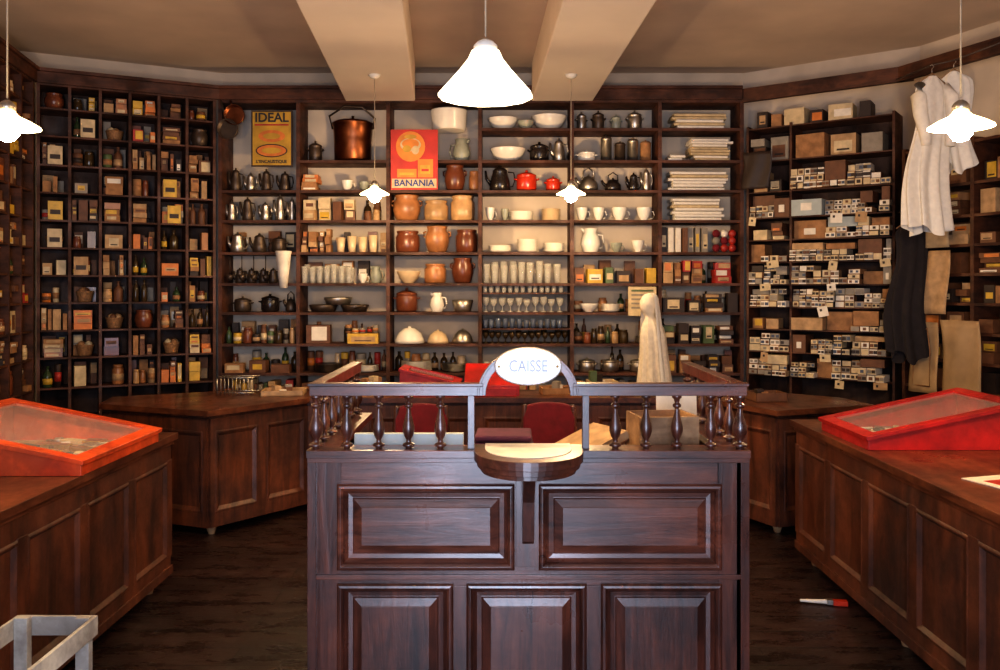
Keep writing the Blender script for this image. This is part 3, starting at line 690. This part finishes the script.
def bal(x, y, r=.021): K.lathe(P_BAL, 'w_desk', x, y, HT+.008, r, zr0-HT-.008, 14)
yr = Y0+.02
pL, pR = (471-500)/290., (586-500)/290.
for px in (346, 378, 408, 440): bal((px-500)/290., yr)
for px in (616, 647, 678, 712): bal((px-500)/290., yr)
for x, y in ((pL, yr), (pR, yr), (X0+.012, yr), (X1-.012, yr), (X0+.012, Y1-.02), (X1-.012, Y1-.02)):
    if x in (pL, pR): K.box(x-.012, x+.012, y-.012, y+.012, HT+.008, zr0, 'w_desk')
    else: bal(x, y, .026)
for k in range(1, 6):
    yy = yr+(Y1-.02-yr)*k/6; bal(X0+.012, yy); bal(X1-.012, yy)
K.box(X0-.008, cxs-.155, yr-.018, yr+.018, zr0, zr1+.002, 'w_deskH'); K.box(cxs+.155, X1+.008, yr-.018, yr+.018, zr0, zr1+.002, 'w_deskH')
K.box(X0-.014, cxs-.155, yr-.022, yr+.022, zr1+.002, zr1+.012, 'w_deskH'); K.box(cxs+.155, X1+.014, yr-.022, yr+.022, zr1+.002, zr1+.012, 'w_deskH')
for x in (X0+.012, X1-.012):
    K.box(x-.018, x+.018, yr+.018, Y1, zr0, zr1+.002, 'w_desk'); K.box(x-.022, x+.022, yr+.022, Y1+.005, zr1+.002, zr1+.012, 'w_desk')
N = 28
def arch(ro, ri, d0, d1):
    vs = []; fs = []
    for k in range(N+1):
        a = math.pi*k/N; c_, s_ = math.cos(a), math.sin(a)
        for r, yy in ((ro, d0), (ro, d1), (ri, d1), (ri, d0)):
            vs.append((cxs-r*c_, yy, zr0+r*.92*s_))
    for k in range(N):
        for q in range(4): fs.append((k*4+q, k*4+(q+1) % 4, (k+1)*4+(q+1) % 4, (k+1)*4+q))
    fs += [(0, 1, 2, 3), (N*4, N*4+1, N*4+2, N*4+3)]
    K.add(vs, fs, 'w_deskH')
arch(.170, .146, yr-.016, yr+.016); arch(.176, .168, yr-.021, yr+.021)
desk = K.obj(bevel=.003)
sg = MB('cashier_sign'); sc = (cxs, yr-.03, sz(366))
TS = Matrix.Translation(sc) @ UP
def ell(a, b, z0_, z1_, mat, rim=.004):
    vs = []
    rings = [(a, b, z0_), (a, b, z1_-rim), (a-rim, b-rim, z1_)]
    sgm = 40
    for aa, bb, zz in rings:
        vs += [(aa*math.cos(2*math.pi*k/sgm), bb*math.sin(2*math.pi*k/sgm), zz) for k in range(sgm)]
    fs = [tuple(range(sgm)), tuple(range(2*sgm, 3*sgm))]
    for i in range(2): fs += [(i*sgm+k, i*sgm+(k+1) % sgm, (i+1)*sgm+(k+1) % sgm, (i+1)*sgm+k) for k in range(sgm)]
    sg.add(vs, fs, mat, False, TS)
ell(.116, .066, -.008, .008, 'p_grey'); ell(.114, .064, 0, .010, 'sign_enam')
text(sg, 'CAISSE', .044, 'sign_text', TS @ Matrix.Translation((0, 0, .0108)) @ Matrix.Scale(1.3, 4, (0, 1, 0)))
for sd in (-1, 1): sg.lathe([(1, 0), (.8, .8), (.1, 1)], 'brass', sd*.1, 0, .0095, .005, .003, 10, TS)
o = sg.obj(); o.parent = desk
dz = .9055
b = MB('ledger_paper'); b.box(-.52, -.13, Y0+.10, Y0+.13, dz, dz+.175, 'bluepaper', None); b.box(-.52, -.13, Y0+.13, Y0+.36, dz, dz+.02, 'p_white'); b.obj(bevel=.002)
b = MB('open_ledger_book')
T = Matrix.Translation((.24, Y0+.24, dz+.05)) @ Matrix.Rotation(.5, 4, 'Z') @ Matrix.Rotation(-.35, 4, 'Y')
b.box(-.0, .24, -.1, .12, 0, .03, 'kraft2', T); b.box(-.005, .245, -.105, .125, -.006, 0, 'p_brown', T)
T2 = Matrix.Translation((.24, Y0+.24, dz+.05)) @ Matrix.Rotation(.5, 4, 'Z') @ Matrix.Rotation(.15, 4, 'Y')
b.box(-.24, 0, -.1, .12, 0, .03, 'p_cream', T2); b.box(-.245, 0, -.105, .125, -.006, 0, 'p_brown', T2); b.obj()
b = MB('wooden_money_box')
T = Matrix.Translation((.60, Y0+.22, dz)) @ Matrix.Rotation(.15, 4, 'Z')
for q in ((-.11, .11, -.09, -.08), (-.11, .11, .08, .09), (-.11, -.10, -.08, .08), (.10, .11, -.08, .08)): b.box(*q, 0, .23, 'w_light', T)
b.box(-.10, .10, -.08, .08, 0, .17, 'kraft2', T); b.box(-.115, .115, -.095, .095, .0, .02, 'w_light', T); b.obj(bevel=.002)
b = MB('price_card'); T = Matrix.Translation((.70, Y0+.42, dz)) @ Matrix.Rotation(-.10, 4, 'X'); b.box(-.08, .08, 0, .004, .0, .31, 'p_white', T); b.box(-.08, .08, .0, .1, 0, .006, 'p_white', T); b.obj()
b = MB('folded_cloth')
for k in range(5): b.rbox(.02+U(-.01, .01), Y0+.42, dz+k*.026, .26-k*.01, .2, .024, 'purplecloth', U(-.08, .08))
b.obj(bevel=.008)

# ---------------------------------------------------------------- counters
PC = [(0, 0), (0, -.002), (.008, -.006), (.014, -.006), (.02, 0), (.03, .01), (.034, .01)]
def counter_side(name, x_in, x_out, y0, y1, sgn):
    mb = MB(name); h = .82
    xa, xb = sorted((x_in-sgn*.05, x_out))
    mb.box(xa, xb, y0+.02, y1-.05, .07, h-.035, 'w_counter')
    ta, tb = sorted((x_in, x_out-sgn*.02)); mb.box(ta, tb, y0, y1, h-.035, h, 'w_countertop')
    ta, tb = sorted((x_in-sgn*.02, x_out)); mb.box(ta, tb, y0+.01, y1-.02, h-.06, h-.035, 'w_countertop')
    xf = x_in-sgn*.05
    if sgn > 0: T = Matrix.Translation((xf+.02, y0, 0)) @ Matrix.Rotation(math.pi/2, 4, 'Z')
    else: T = Matrix.Translation((xf-.02, y1, 0)) @ Matrix.Rotation(-math.pi/2, 4, 'Z')
    L = y1-y0; n = round(L/.46); a0 = .05; st = (L-2*a0)/n
    mb.box(a0-.02, L-a0+.02, 0, .02, .07, .17, 'w_counter', T); mb.box(a0-.02, L-a0+.02, 0, .02, .67, h-.06, 'w_counter', T)
    mb.box(a0-.02, L-a0+.02, -.012, 0, .07, .115, 'w_counter', T)
    for k in range(n+1): mb.box(a0+k*st-.035, a0+k*st+.035, -.002, .02, .16, .68, 'w_counter', T)
    for k in range(n): mb.panel(a0+k*st+.03, a0+(k+1)*st-.03, .165, .675, [(p, y_+.001) for p, y_ in PC], 'w_counter', T)
    for yy in [y0+.2+k*(L-.35)/4 for k in range(5)]:
        for xx in (xf-sgn*.05, x_out+sgn*.08): mb.lathe([(.6, 0), (.7, .2), (1, .7), (1, 1)], 'w_light', xx, yy, 0, .035, .072, 12)
    return mb.obj(bevel=.004)
counter_side('shop_counter', -1.74, -2.55, .3, 4.6, 1)
counter_side('shop_counter', 1.72, 2.62, .3, 5.05, -1)
mb = MB('rear_counter')
poly = [(-2.7, 5.72), (-1.85, 5.38), (-1.35, 6.03), (1.45, 6.03), (1.76, 5.40), (2.5, 5.68), (2.42, 6.05), (1.9, 6.52), (-1.95, 6.52), (-2.78, 6.1)]
body = [(-2.64, 5.77), (-1.87, 5.46), (-1.38, 6.09), (1.48, 6.09), (1.79, 5.48), (2.44, 5.73), (2.36, 6.03), (1.87, 6.47), (-1.93, 6.47), (-2.7, 6.08)]
mb.prism(poly, .785, .82, 'w_countertop'); mb.prism(body, .06, .785, 'w_counter')
for i in range(5):
    a, b_ = body[i], body[i+1]; M, L = frame(a, b_); n = max(1, round(L/.42)); st = L/n
    mb.box(0, L, -.018, 0, .06, .15, 'w_counter', M); mb.box(0, L, -.018, 0, .68, .76, 'w_counter', M)
    for k in range(n+1): mb.box(max(0, k*st-.035), min(L, k*st+.035), -.018, 0, .15, .68, 'w_counter', M)
    for k in range(n): mb.panel(k*st+.03, (k+1)*st-.03, .145, .685, [(p*1.4, y_-.014) for p, y_ in PC], 'w_counter', M)
for x, y in ((-1.88, 5.54), (1.82, 5.58), (-2.5, 5.8), (2.35, 5.8), (-1.35, 6.2), (1.4, 6.2), (0, 6.2), (-1.85, 6.35), (1.8, 6.35)):
    mb.lathe([(.6, 0), (.7, .2), (1, .7), (1, 1)], 'w_light', x, y, 0, .035, .062, 12)
mb.obj(bevel=.004)

# ---------------------------------------------------------------- display cases
def vitrine(name, xl, xh, y0, y1, zl, zh, mat, base=.8205):
    mb = MB(name); s = 1 if xh > xl else -1
    T = Matrix(((1, 0, 0, 0), (0, 0, 1, 0), (0, 1, 0, 0), (0, 0, 0, 1)))
    t = .02
    prof = [(xl, base), (xh, base), (xh, zh), (xl, zl)]
    mb.prism(prof, y0, y0+t, mat, T); mb.prism(prof, y1-t, y1, mat, T)
    a, b_ = sorted((xl, xl+s*t)); mb.box(a, b_, y0+t, y1-t, base, zl, mat)
    a, b_ = sorted((xh-s*t, xh)); mb.box(a, b_, y0+t, y1-t, base, zh, mat)
    a, b_ = sorted((xl+s*t, xh-s*t)); mb.box(a, b_, y0+t, y1-t, base, base+.012, mat)
    L = math.hypot(xh-xl, zh-zl); ang = math.atan2(zh-zl, abs(xh-xl))
    ux = Vector((s*math.cos(ang), 0, math.sin(ang))); n = Vector((-s*math.sin(ang), 0, math.cos(ang)))
    M = Matrix(((ux.x, 0, n.x, xl), (0, 1, 0, y0), (ux.z, 0, n.z, zl), (0, 0, 0, 1)))
    d = y1-y0; f = .05
    mb.box(-.012, L+.01, -.012, f, 0, .02, mat, M); mb.box(-.012, L+.01, d-f, d+.012, 0, .02, mat, M)
    mb.box(-.012, f, f, d-f, 0, .02, mat, M); mb.box(L-f, L+.01, f, d-f, 0, .02, mat, M)
    mb.box(f, L-f, f, d-f, .008, .012, 'pane', M)
    mb.box(*sorted((xl+s*.06, xh-s*.06)), y0+.06, y1-.06, base+.012, base+.016, 'kraft')
    for i in range(60):
        q = R(); x = xl+s*U(.12, abs(xh-xl)-.12); yy = U(y0+.1, y1-.1); zb_ = base+.0162
        c = random.choice(['p_cream', 'tin', 'brass', 'p_white', 'p_brown', 'p_dark', 'kraft2', 'p_dark'])
        if q < .35: mb.lathe([(1, 0), (1, .7), (.7, 1)], c, x, yy, zb_, U(.018, .035), U(.01, .03), 12)
        elif q < .8: mb.rbox(x, yy, zb_, U(.05, .13), U(.04, .09), .008+U(0, .016), c, U(-.6, .6))
        else: mb.tube([(x-.05, yy, zb_+.008), (x+.05, yy+.02, zb_+.008)], .006, c, 6)
    return mb.obj(bevel=.002)
vitrine('display_case', -1.735, -2.48, 3.52, 4.32, .87, 1.02, 'w_red')
vitrine('display_case', 1.77, 2.52, 4.08, 4.68, .87, 1.03, 'w_red2')
vitrine('display_case', -.30, -.72, 6.1, 6.44, .90, 1.0, 'w_red2')
mb = MB('red_display_stand'); mb.prism([(6.12, .8205), (6.45, .8205), (6.45, 1.03), (6.12, .9)], -.26, .14, 'w_red2', Matrix(((0, 0, 1, 0), (1, 0, 0, 0), (0, 1, 0, 0), (0, 0, 0, 1)))); mb.box(-.24, .12, 6.1, 6.125, .8205, .88, 'w_red2'); mb.obj(bevel=.004)

mb = MB('cardboard_trays')
for x, y, w1, d1, h1, c in ((-1.58, 6.22, .3, .22, .04, 'kraft2'), (-1.25, 6.3, .25, .2, .06, 'p_white'), (-.95, 6.28, .22, .2, .07, 'kraft2'), (.45, 6.28, .3, .2, .05, 'kraft'), (1.5, 6.2, .3, .2, .07, 'kraft2'), (1.85, 5.9, .22, .18, .06, 'p_brown'), (.75, 6.25, .2, .2, .1, 'p_cream')):
    mb.rbox(x, y, .8205, w1, d1, .006, c, .1)
    T = Matrix.Translation((x, y, .8205)) @ Matrix.Rotation(.1, 4, 'Z')
    for q in ((-w1/2, w1/2, -d1/2, -d1/2+.005), (-w1/2, w1/2, d1/2-.005, d1/2), (-w1/2, -w1/2+.005, -d1/2, d1/2), (w1/2-.005, w1/2, -d1/2, d1/2)): mb.box(*q, 0, h1, c, T)
    for k in range(5): mb.rbox(x+U(-.07, .07), y+U(-.04, .04), .8265, .05, .05, h1*U(.5, 1.9), random.choice(PK+['p_white']), U(0, 1))
mb.obj()
mb = MB('wire_rack')
for k in range(10): mb.tube([(-2.05+k*.028, 6.3, .8225), (-2.05+k*.028, 6.3, .95), (-2.05+k*.028, 6.16, .95), (-2.05+k*.028, 6.16, .8225)], .003, 'tin', 6)
for y in (6.16, 6.3):
    for z in (.84, .95): mb.tube([(-2.06, y, z), (-1.78, y, z)], .004, 'tin', 6)
mb.obj()
# draped bust: round head, narrow neck, veil falling behind
mb = MB('veiled_mannequin')
cx, cy, zb = 1.09, 6.2, .8205
mb.M = Matrix.Translation((cx, cy, 0))
mb.lathe([(1, 0), (1, .02), (.25, .06), (.2, .3)], 'w_light', 0, 0, zb, .10, 1, 20)
rings = [(0, .120, .02), (.08, .113, .02), (.2, .10, .015), (.33, .09, .01), (.42, .088, .005), (.48, .078, 0), (.52, .055, -.008), (.55, .038, -.015), (.575, .038, -.02), (.595, .052, -.024), (.62, .062, -.026), (.65, .066, -.026), (.68, .062, -.024), (.705, .050, -.022), (.722, .032, -.02), (.732, .010, -.02)]
seg = 60; vs = []; fs = []
for h, r, ox in rings:
    for k in range(seg):
        a = 2*math.pi*k/seg; fo = max(0, 1-h/.56)**.5
        rr = r*(1+.15*fo*math.sin(a*9+h*4)+.08*fo*math.sin(a*17+1))
        vs.append((ox+.02+rr*math.cos(a), rr*.88*math.sin(a), zb+.012+h))
for i in range(len(rings)-1):
    for k in range(seg): fs.append((i*seg+k, i*seg+(k+1) % seg, (i+1)*seg+(k+1) % seg, (i+1)*seg+k))
fs.append(tuple(range((len(rings)-1)*seg, len(rings)*seg)))
mb.add(vs, fs, 'veil', True)
def vf(u, v):
    # veil pinned over the crown, falling on the right and back
    a = -1.15+3.4*u
    t = max(0, v-.12)/.88
    r = .071*math.sin(min(1, v/.12)*math.pi/2)+.062*t+.013*math.sin(u*34)*t
    z = zb+.012+(.738-.05*(1-math.cos(min(1, v/.12)*math.pi/2)) if v < .12 else .688-.68*t)
    return (-.005+.02*t+r*math.cos(a), r*math.sin(a), z)
mb.grid(vf, 56, 26, 'linen')
mb.obj()

def chair(x, y, rot):
    mb = MB('upholstered_chair'); mb.M = Matrix.Translation((x, y, 0)) @ Matrix.Rotation(rot, 4, 'Z')
    w, d = .19, .19
    for sx_, sy_ in ((-1, -1), (1, -1), (-1, 1), (1, 1)):
        mb.tube([(sx_*w, sy_*d, 0), (sx_*w*.92, sy_*d*.92, .43)], [.014, .02], 'w_desk', 8)
    mb.box(-.2, .2, -.2, .2, .41, .45, 'w_desk')
    mb.grid(lambda u, v: (-.19+.38*u, -.19+.38*v, .452+.05*(math.sin(math.pi*u)*math.sin(math.pi*v))**.4), 10, 10, 'redcloth')
    for s_ in (-1, 1): mb.tube([(s_*.16, -.18, .44), (s_*.15, -.2, .75), (s_*.13, -.23, .96)], .014, 'w_desk', 8)
    N_ = 12
    pts = [(-.13, .62), (-.145, .93)]+[(-.145*math.cos(math.pi*k/N_), .93+.04*math.sin(math.pi*k/N_)) for k in range(1, N_)]+[(.145, .93), (.13, .62)]
    mb.prism(pts, .185, .235, 'redcloth', Matrix(((1, 0, 0, 0), (0, 0, -1, 0), (0, 1, 0, 0), (0, 0, 0, 1))))
    mb.obj(bevel=.008)
chair(-.45, 4.85, .1); chair(.28, 4.9, -.05)

# ---------------------------------------------------------------- hanging clothes
def garment(name, cx, cy, zt, zb_, w0, w1, mat, ang=0, sleeves=True, folds=7, th=.05, hem=.02, lean=0):
    mb = MB(name); mb.M = Matrix.Translation((cx, cy, 0)) @ Matrix.Rotation(ang, 4, 'Z')
    H = zt-zb_
    prof = [(0, .2), (.03, .45), (.08, .78), (.2, .76), (.32, .74), (.4, .78), (.6, .88), (.8, .96), (1, 1.04)]
    def wid(v):
        for (a, p), (b, q) in zip(prof, prof[1:]):
            if v <= b: t = (v-a)/(b-a); return p+(q-p)*t
        return prof[-1][1]
    def fn(u, v):
        a = 2*math.pi*u; wd = wid(v)*(w0+(w1-w0)*v)/2
        f = 1+(.05+.20*v)*math.sin(a*folds+v*2)+.08*math.sin(a*3+v*6)
        return (wd*math.cos(a)*f+.02*math.sin(v*7)+lean*v, th*(.5+v)*math.sin(a)*f, zt-H*v+hem*(math.sin(a*2+1)+.6*math.sin(a*5))*v)
    mb.grid(fn, 110, 30, mat)
    if sleeves:
        for s_ in (-1, 1):
            mb.tube([(s_*w0*.28, 0, zt-H*.06), (s_*w0*.38, -.03, zt-H*.14), (s_*w0*.38, -.05, zt-H*.26), (s_*w0*.30, -.06, zt-H*.38), (s_*w0*.27, -.06, zt-H*.46)], [.035, .048, .045, .036, .03], mat, 12)
    mb.tube([(-w0*.3, 0, zt-.04), (0, 0, zt+.02), (w0*.3, 0, zt-.04)], .006, 'w_light', 6)
    mb.tube([(0, 0, zt+.02), (0, 0, zt+.05), (.015, 0, zt+.065), (0, 0, zt+.08), (-.012, 0, zt+.07)], .0025, 'tin', 6)
    return mb.obj()
garment('white_christening_gown', 2.82, 5.55, 2.98, 1.98, .32, .29, 'linen', .2, True, 9, .05, .03, -.03)
garment('lace_dress', 3.00, 5.62, 3.03, 2.40, .24, .22, 'linen', -.2, False, 8, .04, .04)
garment('lace_dress', 3.28, 5.3, 3.12, 2.25, .24, .24, 'linen', -1.2, False, folds=6)
garment('black_shawl', 2.88, 6.0, 2.06, 1.12, .26, .24, 'blackcloth', -.2, False, 8, .035, .04)
mb = MB('clothes_rail')
mb.tube([(2.93, 6.28, 3.14), (2.82, 5.55, 3.055), (3.00, 5.62, 3.105), (3.28, 5.3, 3.19), (3.42, 5.15, 3.2)], .006, 'darkmetal', 8)
mb.tube([(2.88, 6.0, 2.13), (2.95, 6.3, 2.16)], .006, 'darkmetal', 8)
mb.obj()

# ---------------------------------------------------------------- crate, brush, leaflet
mb = MB('wooden_crate')
xa, xb, ya, yb, ht = -1.62, -1.37, 2.36, 2.86, .50
for x in (xa, xb-.045):
    for y in (ya, yb-.03): mb.box(x, x+.045, y, y+.03, 0, ht, 'w_crate')
for z in (.0, .2, .43):
    for y in (ya-.012, yb): mb.box(xa, xb, y, y+.012, z, z+.065, 'w_crate')
    for x in (xa-.012, xb): mb.box(x, x+.012, ya-.012, yb+.012, z, z+.065, 'w_crate')
for k in range(5): mb.box(xa+.046, xb-.046, ya+.03+k*.088, ya+.10+k*.088, .0, .012, 'w_crate')
mb.obj(bevel=.002)
mb = MB('paintbrush'); T = Matrix.Translation((1.60, 4.30, .016)) @ Matrix.Rotation(-.15, 4, 'Z')
mb.tube([(-.08, 0, 0), (.02, 0, 0), (.05, 0, 0)], [.007, .011, .013], 'p_white', 8, T)
mb.box(.05, .08, -.016, .016, -.012, .012, 'tin', T); mb.box(.08, .15, -.018, .018, -.014, .01, 'red_enam', T); mb.obj(bevel=.002)
mb = MB('leaflet'); mb.rbox(2.02, 3.38, .8205, .2, .26, .003, 'p_white', .3); mb.rbox(2.02, 3.38, .8235, .12, .12, .0008, 'p_red', .3); mb.obj()

# ---------------------------------------------------------------- pendant lamps
def pendant(x, y, zb_, rad, hgt, ceil, big, en):
    mb = MB('pendant_lamp'); mb.M = Matrix.Translation((x, y, 0))
    sm = 'shade_big' if big else 'shade_small'
    mb.tube([(0, 0, zb_+hgt+.05), (0, 0, ceil-.02)], .0035, 'cord', 6)
    mb.lathe([(1, 0), (.8, -.6), (.3, -1)], 'white_cer', 0, 0, ceil, .045, .03, 16)
    if big: pr = [(1, 0), (1.0, .06), (.80, .30), (.56, .58), (.38, .82), (.30, 1), (.27, .98), (.35, .78), (.54, .54), (.77, .26), (.97, .03)]
    else: pr = [(1, 0), (.98, .1), (.7, .4), (.35, .7), (.2, 1), (.17, .95), (.33, .65), (.68, .36), (.96, .05)]
    vs = []; fs = []; seg = 48
    for r, h in pr:
        for k in range(seg):
            q = 1+(.018*math.sin(k*2*math.pi/seg*12) if h < .1 and big else 0)
            vs.append((r*q*rad*math.cos(2*math.pi*k/seg), r*q*rad*math.sin(2*math.pi*k/seg), zb_+h*hgt))
    n = len(pr)
    for i in range(n):
        for k in range(seg): fs.append((i*seg+k, i*seg+(k+1) % seg, ((i+1) % n)*seg+(k+1) % seg, ((i+1) % n)*seg+k))
    mb.add(vs, fs, sm, True)
    mb.lathe([(1, 0), (1, .5), (.7, .8), (.3, 1)], 'tin' if not big else 'white_cer', 0, 0, zb_+hgt*.97, rad*.26, .045, 16)
    br = .03 if big else .046; bz = zb_+(.03 if big else -.012)
    mb.lathe([(.05, -1), (.6, -.8), (.95, -.3), (1, 0), (.85, .5), (.45, 1.2), (.4, 2)], 'bulb', 0, 0, bz, br, br, 16)
    o = mb.obj()
    l = bpy.data.lights.new('bulb_light', 'POINT'); l.energy = en; l.color = (1, .66, .35); l.shadow_soft_size = .04
    lo = bpy.data.objects.new('bulb_light', l); lo.location = (x, y, bz-.08); S.collection.objects.link(lo); lo.parent = o
pendant(-.05, 2.93, 2.258, .161, .158, HC, True, 44)
pendant(-.90, 6.1, 2.27, .105, .06, 3.13, False, 33)
pendant(.51, 6.1, 2.27, .105, .06, 3.13, False, 33)
pendant(1.87, 3.45, 2.25, .125, .07, HC, False, 48)
pendant(-2.00, 3.45, 2.25, .125, .07, HC, False, 44)

# ---------------------------------------------------------------- daylight from shopfront
def area(nm, loc, sx_, sy_, e, col):
    l = bpy.data.lights.new(nm, 'AREA'); l.shape = 'RECTANGLE'; l.size = sx_; l.size_y = sy_; l.energy = e; l.color = col
    o = bpy.data.objects.new(nm, l); o.location = loc; o.rotation_euler = (math.radians(90), 0, 0); S.collection.objects.link(o)
for nm, x, sxx, z, szz, e in (('daylight_window_left', -1.78, 1.6, 1.7, 2.0, 16), ('daylight_window_right', 1.78, 1.6, 1.7, 2.0, 16), ('daylight_door', 0, 1.15, 1.35, 2.6, 165)):
    area(nm, (x, YF-.25, z), sxx, szz, e, (.66, .76, 1.0))
wd = bpy.data.worlds.new('world'); S.world = wd; wd.use_nodes = True
wd.node_tree.nodes['Background'].inputs[0].default_value = (.6, .7, 1, 1); wd.node_tree.nodes['Background'].inputs[1].default_value = .3
# ---------------------------------------------------------------- camera
cd = bpy.data.cameras.new('camera'); cam = bpy.data.objects.new('camera', cd); S.collection.objects.link(cam)
cam.location = (0, 0, 1.6); cam.rotation_euler = (math.radians(90), 0, 0)
cd.sensor_width = 36; cd.lens = 30.6; cd.shift_y = -.047; cd.clip_start = .05
S.camera = cam
S.view_settings.view_transform = 'Standard'
try: S.view_settings.look = 'Medium High Contrast'
except Exception: pass
